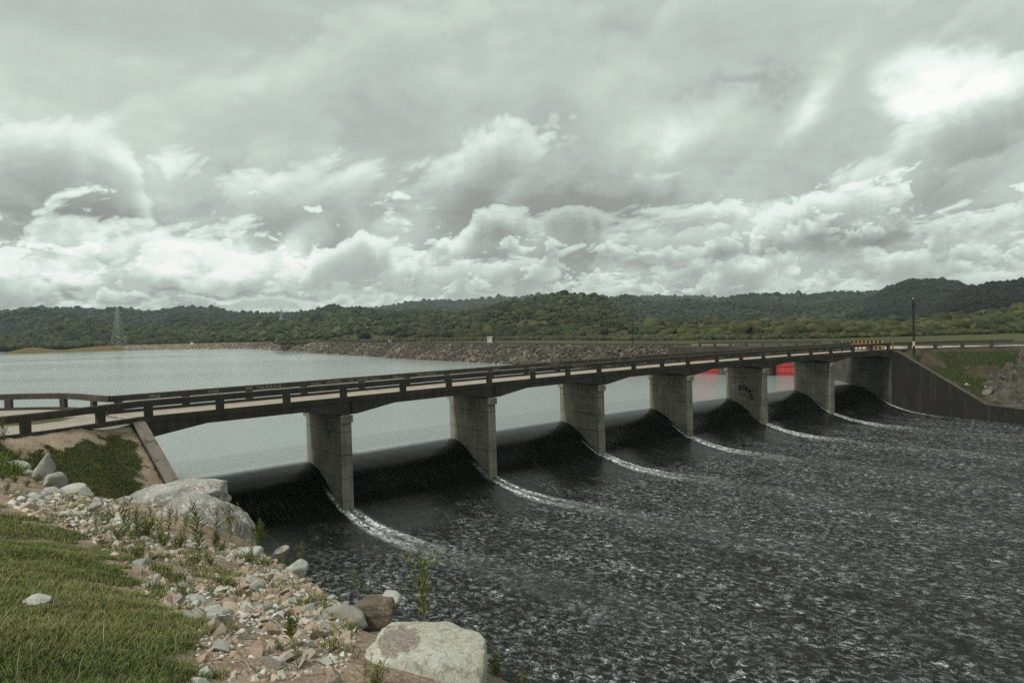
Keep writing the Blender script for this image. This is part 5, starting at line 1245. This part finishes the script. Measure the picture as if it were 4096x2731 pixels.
# fence
fz = 4.3; fa = [(-75, 345), (-30, 300), (0, 272), (38, 247), (72, 225)]; fl, ft = resample(np.array(fa, float), 2.75)
fence = empty('post_fence', (float(fl[0, 0]), float(fl[0, 1]), 4.0), 'line of thin pale fence posts with wire on the grassland behind the dam', 'fence')
for k, q_ in enumerate(fl[:100]):
    h = random.uniform(2.1, 2.7); l_e = random.gauss(0, .05)
    mb = MB().bar((q_[0], q_[1], 4.0), (q_[0]+l_e, q_[1], 4.2+h), .06, 5, .05); mb.build('post', M_POST, fence)
mb = MB()
for z in (4.7, 5.3, 5.9, 6.4):
    for a, b_ in zip(fl[:-1], fl[1:]): mb.bar((a[0], a[1], z), (b_[0], b_[1], z), .008, 3)
mb.build('wire', M_STEEL, fence)
def tower(px, ybase, ytop, Yd, label, thick=.16):
    b0 = on_Y(px, ybase, Yd); tp_ = on_Y(px, ytop, Yd); H = tp_[2]-b0[2]; k = H/36
    root = empty('transmission_tower', tuple(b0), label, 'transmission tower'); mb = MB()
    def ring(z):
        w = np.interp(z/H, [0, .62, .86, 1], [5.2*k, 1.7*k, .9*k, .8*k]); a0 = .42
        return [(b0[0]+w*1.25*math.cos(a0+i*math.pi/2), b0[1]+w*1.25*math.sin(a0+i*math.pi/2), b0[2]+z) for i in range(4)]
    lv = [0, .07, .2, .32, .43, .53, .62, .69, .76, .83, .9]; rs = [ring(v*H) for v in lv]
    for a, b_ in zip(rs[:-1], rs[1:]):
        for i in range(4):
            mb.bar(a[i], b_[i], thick*1.1, 4); mb.bar(a[i], b_[(i+1) % 4], thick*.6, 3); mb.bar(a[(i+1) % 4], b_[i], thick*.6, 3); mb.bar(b_[i], b_[(i+1) % 4], thick*.6, 3)
    mb.build('lattice_body', M_STEEL, root)
    for zf_, w in ((.78, 4.0*k), (.66, 3.2*k)):
        m2 = MB(); c = (b0[0], b0[1], b0[2]+zf_*H)
        for s in (-1, 1): m2.bar((c[0], c[1], c[2]), (c[0]+s*w, c[1], c[2]), thick, 4); m2.bar((c[0], c[1], c[2]+1.2*k), (c[0]+s*w, c[1], c[2]), thick*.7, 4)
        m2.build('crossarm', M_STEEL, root)
    m2 = MB(); c = (b0[0], b0[1], b0[2]+.9*H)
    for s in (-1, 1): m2.bar(c, (c[0]+s*4.2*k, c[1], b0[2]+H), thick, 4); m2.bar((c[0], c[1], c[2]+.8*k), (c[0]+s*4.2*k, c[1], b0[2]+H), thick*.7, 4)
    m2.build('peak_arms', M_STEEL, root)
tower(475, 1381, 1215, 640, 'tall grey lattice transmission tower at the left end of the dam', .12)
tower(1127, 1306, 1231, 1000, 'small distant lattice transmission tower on the ridge skyline', .22)
# tiny orange roofed hut in the clearing
p = on_Y(2117, 1282, 690); hut = empty('house', tuple(p-np.array([0, 0, 1.0])), 'tiny house with orange roof in the hillside clearing', 'house')
MB().box((p[0], p[1], p[2]), (4.2, 4, 2.2)).build('wall', M_WHT, hut)
mb = MB(); mb.add([(p[0]-2.5, p[1]-2.4, p[2]+1), (p[0]+2.5, p[1]-2.4, p[2]+1), (p[0]+2.5, p[1]+2.4, p[2]+1), (p[0]-2.5, p[1]+2.4, p[2]+1), (p[0]-2.5, p[1], p[2]+2.6), (p[0]+2.5, p[1], p[2]+2.6)], [(0, 1, 5, 4), (2, 3, 4, 5), (0, 4, 3), (1, 2, 5), (0, 3, 2, 1)]); mb.build('roof', M_ORANGE, hut)

# ------------------------------------------------------------------ barrier across the far bridge end
t7, u7 = T[7], N[7]; bar = empty('road_barrier', (*(P[7]-t7*1.2+u7*.5), 5.12), 'yellow and black striped barrier boards across the far bridge end', 'barrier')
q7 = lambda d, e=0: P[7]-t7*(1.2+e)+u7*d
for z0, z1, cols in ((6.18, 6.60, (M_YEL, M_BLK)), (5.30, 5.72, (M_YEL, M_BLK, M_WHT, M_BLK))):
    mb = MB().prism([q7(.45), q7(5.5), q7(5.5, -.05), q7(.45, -.05)], z0, z1); bd = mb.build('board', M_YEL, bar)
    n_ = 16
    for i in range(1, n_, 2):
        a0 = .45+5.05*i/n_; a1 = .45+5.05*(i+1)/n_
        MB().prism([q7(a0, .03), q7(a1, .03), q7(a1, .005), q7(a0, .005)], z0+.03, z1-.0).build('stripe', M_BLK if z0 > 6 or i < 9 else M_WHT, bd)
MB().prism([q7(.45), q7(5.5), q7(5.5, -.05), q7(.45, -.05)], 6.06, 6.14).build('red_rail', M_RW, bar)
MB().prism([q7(.45), q7(2.6), q7(2.6, -.05), q7(.45, -.05)], 5.74, 5.82).build('red_rail', M_RW, bar)
for d in (.45, 3.0, 5.5):
    MB().box((*q7(d, -.1), 5.9), (.14, .14, 1.55), .5).build('post', M_YEL, bar)
c = P[7]+t7*.25-u7*.12; o = MB().box((*c, 5.85), (.16, .16, 1.1), .5).build('marker_post', M_YEL, loc=(*c, 5.3)); tag(o, 'yellow marker post where the bridge railing ends on the right', 'post')

# ------------------------------------------------------------------ person
def skin_fig(name, verts, edges, rad, m, parent, root_i=0, sub=2):
    me = bpy.data.meshes.new(name); me.from_pydata(verts, edges, []); o = bpy.data.objects.new(name, me); COL.objects.link(o)
    md = o.modifiers.new('s', 'SKIN'); md.use_smooth_shade = True; sv = me.skin_vertices[0].data
    for i, r in enumerate(rad): sv[i].radius = (r, r) if not isinstance(r, tuple) else r
    sv[root_i].use_root = True; ms = o.modifiers.new('u', 'SUBSURF'); ms.levels = sub; ms.render_levels = sub
    dg = bpy.context.evaluated_depsgraph_get(); m2 = bpy.data.meshes.new_from_object(o.evaluated_get(dg)); bpy.data.objects.remove(o)
    m2.name = name; m2.materials.clear(); m2.materials.append(m); o2 = bpy.data.objects.new(name, m2); COL.objects.link(o2); o2.parent = parent; return o2
bq = b_at_px(3369, -2.4, 5.3); pp, tq, nq = cur(np.array(bq)); pp = pp+nq*2.4
man = empty('person', (pp[0], pp[1], 5.10), 'person in dark clothes and salmon cap walking across the far end of the bridge', 'person'); man.rotation_euler = (0, 0, math.atan2(tq[1], tq[0]))
# x = walking direction
sk = [(0, 0, .86), (0, 0, 1.02), (0, 0, 1.22), (0, 0, 1.38), (.02, 0, 1.46), (.03, 0, 1.55), (.03, 0, 1.64), (0, .17, 1.34), (-.06, .21, 1.08), (.06, .21, .86), (0, -.17, 1.34), (.10, -.21, 1.08), (.24, -.19, .90), (0, .09, .80), (.12, .10, .46), (.10, .10, .08), (.22, .10, .04), (0, -.09, .80), (-.02, -.10, .46), (-.26, -.10, .12), (-.17, -.10, .04)]
ed = [(0, 1), (1, 2), (2, 3), (3, 4), (4, 5), (5, 6), (3, 7), (7, 8), (8, 9), (3, 10), (10, 11), (11, 12), (0, 13), (13, 14), (14, 15), (15, 16), (0, 17), (17, 18), (18, 19), (19, 20)]
ra = [.12, .11, .13, .12, .05, .085, .075, .055, .042, .03, .055, .042, .03, .085, .055, .036, .03, .085, .055, .036, .03]
skin_fig('body', sk, ed, ra, M_SKIN, man)
ids = [1, 2, 3, 7, 8, 10, 11]; mp = {j: i for i, j in enumerate(ids)}
skin_fig('jacket', [sk[i] for i in ids], [(mp[a], mp[b_]) for a, b_ in ed if a in mp and b_ in mp], [.145, .16, .135, .08, .062, .08, .062], M_DARKC, man, 1)
ids = [0, 13, 14, 15, 17, 18, 19]; mp = {j: i for i, j in enumerate(ids)}
skin_fig('trousers', [sk[i] for i in ids], [(mp[a], mp[b_]) for a, b_ in ed if a in mp and b_ in mp], [.145, .105, .08, .06, .105, .08, .06], M_DARKC, man, 0)
skin_fig('cap', [(-.02, 0, 1.66), (.05, 0, 1.67), (.14, 0, 1.64)], [(0, 1), (1, 2)], [.10, .09, (.03, .07)], M_CAP, man, 0)

# ------------------------------------------------------------------ sun and sky
SUN_AZ, SUN_EL = -128.0, 50.0     # azimuth measured from +Y toward +X (behind the camera, to the left)
sd = Vector((math.sin(R(SUN_AZ))*math.cos(R(SUN_EL)), math.cos(R(SUN_AZ))*math.cos(R(SUN_EL)), math.sin(R(SUN_EL))))
sl_ = bpy.data.lights.new('sun', 'SUN'); sl_.energy = 2.7; sl_.angle = R(10); sl_.color = (1, .95, .87)
so = bpy.data.objects.new('sun', sl_); COL.objects.link(so); so.rotation_euler = sd.to_track_quat('Z', 'Y').to_euler()
w = bpy.data.worlds.new('World'); scene.world = w; w.use_nodes = True
t = NT(w.node_tree); bg = w.node_tree.nodes['Background']; bg.inputs['Strength'].default_value = .1
sky = t.n('ShaderNodeTexSky', sky_type='NISHITA', sun_disc=False); sky.sun_elevation = R(SUN_EL); sky.sun_rotation = R(SUN_AZ)
G = t.n('ShaderNodeTexCoord').outputs['Generated']; x, y, z = t.sep(G)
az = t.m('ARCTAN2', x, y); el = t.m('ARCSINE', z); elc = t.m('MAXIMUM', el, 0)
# sky painted procedurally into an azimuth/elevation map (computed here, no file)
AZR = R(60)
def make_sky(nw=2000, nh=900):
    a = (np.arange(nw)+.5)/nw*2*AZR-AZR; v = (np.arange(nh)+.5)/nh; e = (math.pi/2)*v**1.7
    Az, El = np.meshgrid(a, e)
    def fbm(x, y, s=0, o=4, g=.5):
        r = 0; a_ = 1; tt = 0
        for i in range(o):
            c_, s_ = math.cos(.5+i*.9), math.sin(.5+i*.9); q = 2.0**i
            r = r+a_*vn((x*c_-y*s_)*q+17.3*i, (x*s_+y*c_)*q-9.1*i, s+i); tt += a_; a_ *= g
        return r/tt*2-1
    def bil(x, y, s, o=4, g=.55):
        r = 0; am = 1; tt = 0
        for i in range(o):
            c_, s_ = math.cos(.6+i*1.1), math.sin(.6+i*1.1); q = 2.1**i
            r = r+am*np.abs(2*vn((x*c_-y*s_)*q+11*i, (x*s_+y*c_)*q-7*i, s+i)-1); tt += am; am *= g
        return r/tt
    def layer(val, sx, sy, thr, kb, seed, e0, e1, e2, e3, lo, hi, op, step, tilt=0.0, dk=5.0, lk=9.0, warp=.55, soft=1.0):
        sel = np.where((e > e0-.03) & (e < e3+.03))[0]; i0, i1 = sel[0], sel[-1]+1
        A_, E_ = Az[i0:i1], El[i0:i1]; X = (A_+tilt*-E_*1.0)*sx; Y = (E_+tilt*.0*A_)*sy
        X = X+A_*0; Y = Y+tilt*A_*sy*-.35
        wx = fbm(X*.8, Y*.8, seed+100, 4); wy = fbm(X*.8+9, Y*.8, seed+120, 4); X = X+wx*warp; Y = Y+wy*warp*.7
        m = sstep(e0, e1, E_)*(1-sstep(e2, e3, E_))
        D = fbm(X, Y, seed, 3, .5)*.5+.5+(bil(X*2.3, Y*2.3, seed+40, 6, .58)-.42)*kb-thr-(1-m)*.35-sstep(e3-.002, e3+.02, E_)*.8
        # light comes from above: accumulate density upward
        cum = np.zeros_like(D); Dp = np.clip(D, 0, 1)
        for k in range(1, 9):
            # rows are not evenly spaced in elevation: interpolate row indices
            tgt = (np.clip((e[i0:i1]+step*k)/(math.pi/2), 0, 1))**(1/1.7)*nh-.5-i0
            j = np.clip(tgt, 0, i1-i0-1.001); j0 = j.astype(int); f = (j-j0)[:, None]
            cum += Dp[j0]*(1-f)+Dp[j0+1]*f
        T = np.exp(-cum*lk/8); al = (1-np.exp(-np.clip(D, 0, 1)*dk*soft*3.6))*op
        c = lo+(hi-lo)*T
        out = val.copy(); out[i0:i1] = val[i0:i1]*(1-al)+c*al; return out
    st = fbm(Az*2.2+fbm(Az*3, El*7, 3, 3)*.6, El*11, 1, 5)
    val = .585+.10*st+.06*fbm(Az*1.2, El*2.5, 7, 3)+.03*fbm(Az*14, El*40, 9, 4)
    val = layer(val, 3.0, 5.5, .44, .34, 219, .17, .25, .50, .75, .50, .68, .50, .024, .25, 3, 7, .5, .4)
    val = layer(val, 5.2, 9.5, .41, .36, 15, .10, .16, .34, .48, .42, .74, .70, .017, .3, 3, 8, .5, .6)
    val = layer(val, 7.0, 13, .42, .38, 29, .065, .10, .22, .31, .34, .82, .88, .012, .25, 5, 10, .45, .8)
    val = layer(val, 12, 24, .41, .48, 37, .03, .055, .13, .18, .38, .90, .9, .0075, .15, 6, 11, .55, 1.1)
    val = layer(val, 15, 30, .41, .42, 57, .0, .01, .065, .10, .42, .86, .8, .0038, .0, 6, 10, .5, .9)
    val = layer(val, 26, 52, .44, .50, 63, .0, .01, .10, .15, .48, .90, .7, .0025, .1, 6, 9, .5, .9)
    wx = fbm(Az*7, El*9, 71, 5); wy = fbm(Az*7+3, El*9, 81, 5); bb = bil(Az*14, El*20, 91, 4)-.42
    aw = Az+wx*.035+bb*.045; ew = El+wy*.018+bb*.045
    def blob(px, py, rx, ry, amp, rot=0, hard=0):
        d = ray(px, py); a0 = math.atan2(d[0], d[1]); e0 = math.atan2(d[2], math.hypot(d[0], d[1]))
        da, de = aw-a0, ew-e0; c, s = math.cos(rot), math.sin(rot); da, de = (da*c+de*s)/(rx/FP), (de*c-da*s)/(ry/FP)
        q = da*da+de*de; return amp*np.exp(-q*q if hard else -q)
    mod = np.clip(.85+1.3*bb+.3*wx, .3, 1.3)
    for b in BLOBS:
        g = blob(*b)*.85; val = val+g*(mod if b[4] > 0 else 1)
    val = val+(bil(Az*26, El*34, 301, 4)-.42)*.07*sstep(.5, .2, El)*sstep(0, .05, El); val = (val-.6)*1.20+.545
    stops = np.array([0, .28, .46, .60, .78, 1.0]); cc = np.array([(2.2, 2.25, 2.1), (3.2, 3.35, 3.15), (4.5, 5.0, 4.55), (5.9, 6.8, 6.0), (8.3, 9.3, 8.5), (10.3, 10.4, 10.1)])
    return np.stack([np.interp(val, stops, cc[:, k]) for k in range(3)], -1)
BLOBS = [(440, 1000, 560, 95, .42, 0, 1), (950, 1060, 200, 55, .22), (1225, 980, 60, 85, .34, 0, 1), (3740, 330, 190, 110, .46, 0, 1), (3960, 300, 120, 70, .28), (3600, 480, 150, 50, .20, .5), (650, 640, 420, 80, .12), (3240, 400, 170, 40, .26, .7), (2700, 520, 160, 70, .16), (900, 1218, 900, 12, .20), (3100, 1150, 700, 16, .18), (2100, 980, 330, 40, .10),
         (560, 880, 420, 40, -.20), (60, 930, 200, 40, -.22), (2380, 860, 440, 95, -.32), (3380, 980, 420, 30, -.26, .08), (3050, 350, 240, 30, -.14), (1700, 800, 420, 80, -.08), (2600, 1040, 330, 26, -.14), (700, 1190, 700, 12, -.16), (2250, 130, 500, 70, -.07), (3750, 820, 260, 60, -.12, .6)]
SKY = make_sky(); nh_, nw_ = SKY.shape[:2]
img = bpy.data.images.new('cloud_map', nw_, nh_, alpha=False, float_buffer=True, is_data=False); img.colorspace_settings.name = 'Linear Rec.709'
buf = np.ones((nh_, nw_, 4), np.float32); buf[..., :3] = SKY; img.pixels.foreach_set(buf.ravel()); img.update()
uu = t.m('ADD', t.m('DIVIDE', az, 2*AZR), .5); ww = t.m('POWER', t.m('DIVIDE', elc, math.pi/2), 1/1.7)
im = t.n('ShaderNodeTexImage', extension='MIRROR'); im.image = img; t.set(im.inputs[0], t.comb(uu, ww, 0))
col = t.mix(.96, sky.outputs[0], im.outputs[0])
t.L.new(col, bg.inputs['Color'])

# ------------------------------------------------------------------ haze
HZ = .00012
if HZ:
    mb = MB().prism([(-5600, -600), (5600, -600), (5600, 5200), (-5600, 5200)], -9, 150); hm = bpy.data.materials.new('haze'); hm.use_nodes = True; nt_ = hm.node_tree; nt_.nodes.clear()
    out = nt_.nodes.new('ShaderNodeOutputMaterial'); pv = nt_.nodes.new('ShaderNodeVolumePrincipled'); pv.inputs['Color'].default_value = (.72, .82, .86, 1); pv.inputs['Density'].default_value = HZ; pv.inputs['Anisotropy'].default_value = .2
    nt_.links.new(pv.outputs[0], out.inputs['Volume']); o = mb.build('haze', hm); tag(o, kind='stuff')

scene.render.engine = 'CYCLES'; scene.cycles.volume_bounces = 0; scene.cycles.max_bounces = 4; scene.cycles.diffuse_bounces = 2; scene.cycles.glossy_bounces = 2; scene.cycles.use_denoising = False
scene.view_settings.view_transform = 'Standard'; scene.view_settings.look = 'None'; scene.view_settings.exposure = 0; scene.view_settings.gamma = 1
scene.render.resolution_x = 1024; scene.render.resolution_y = 682
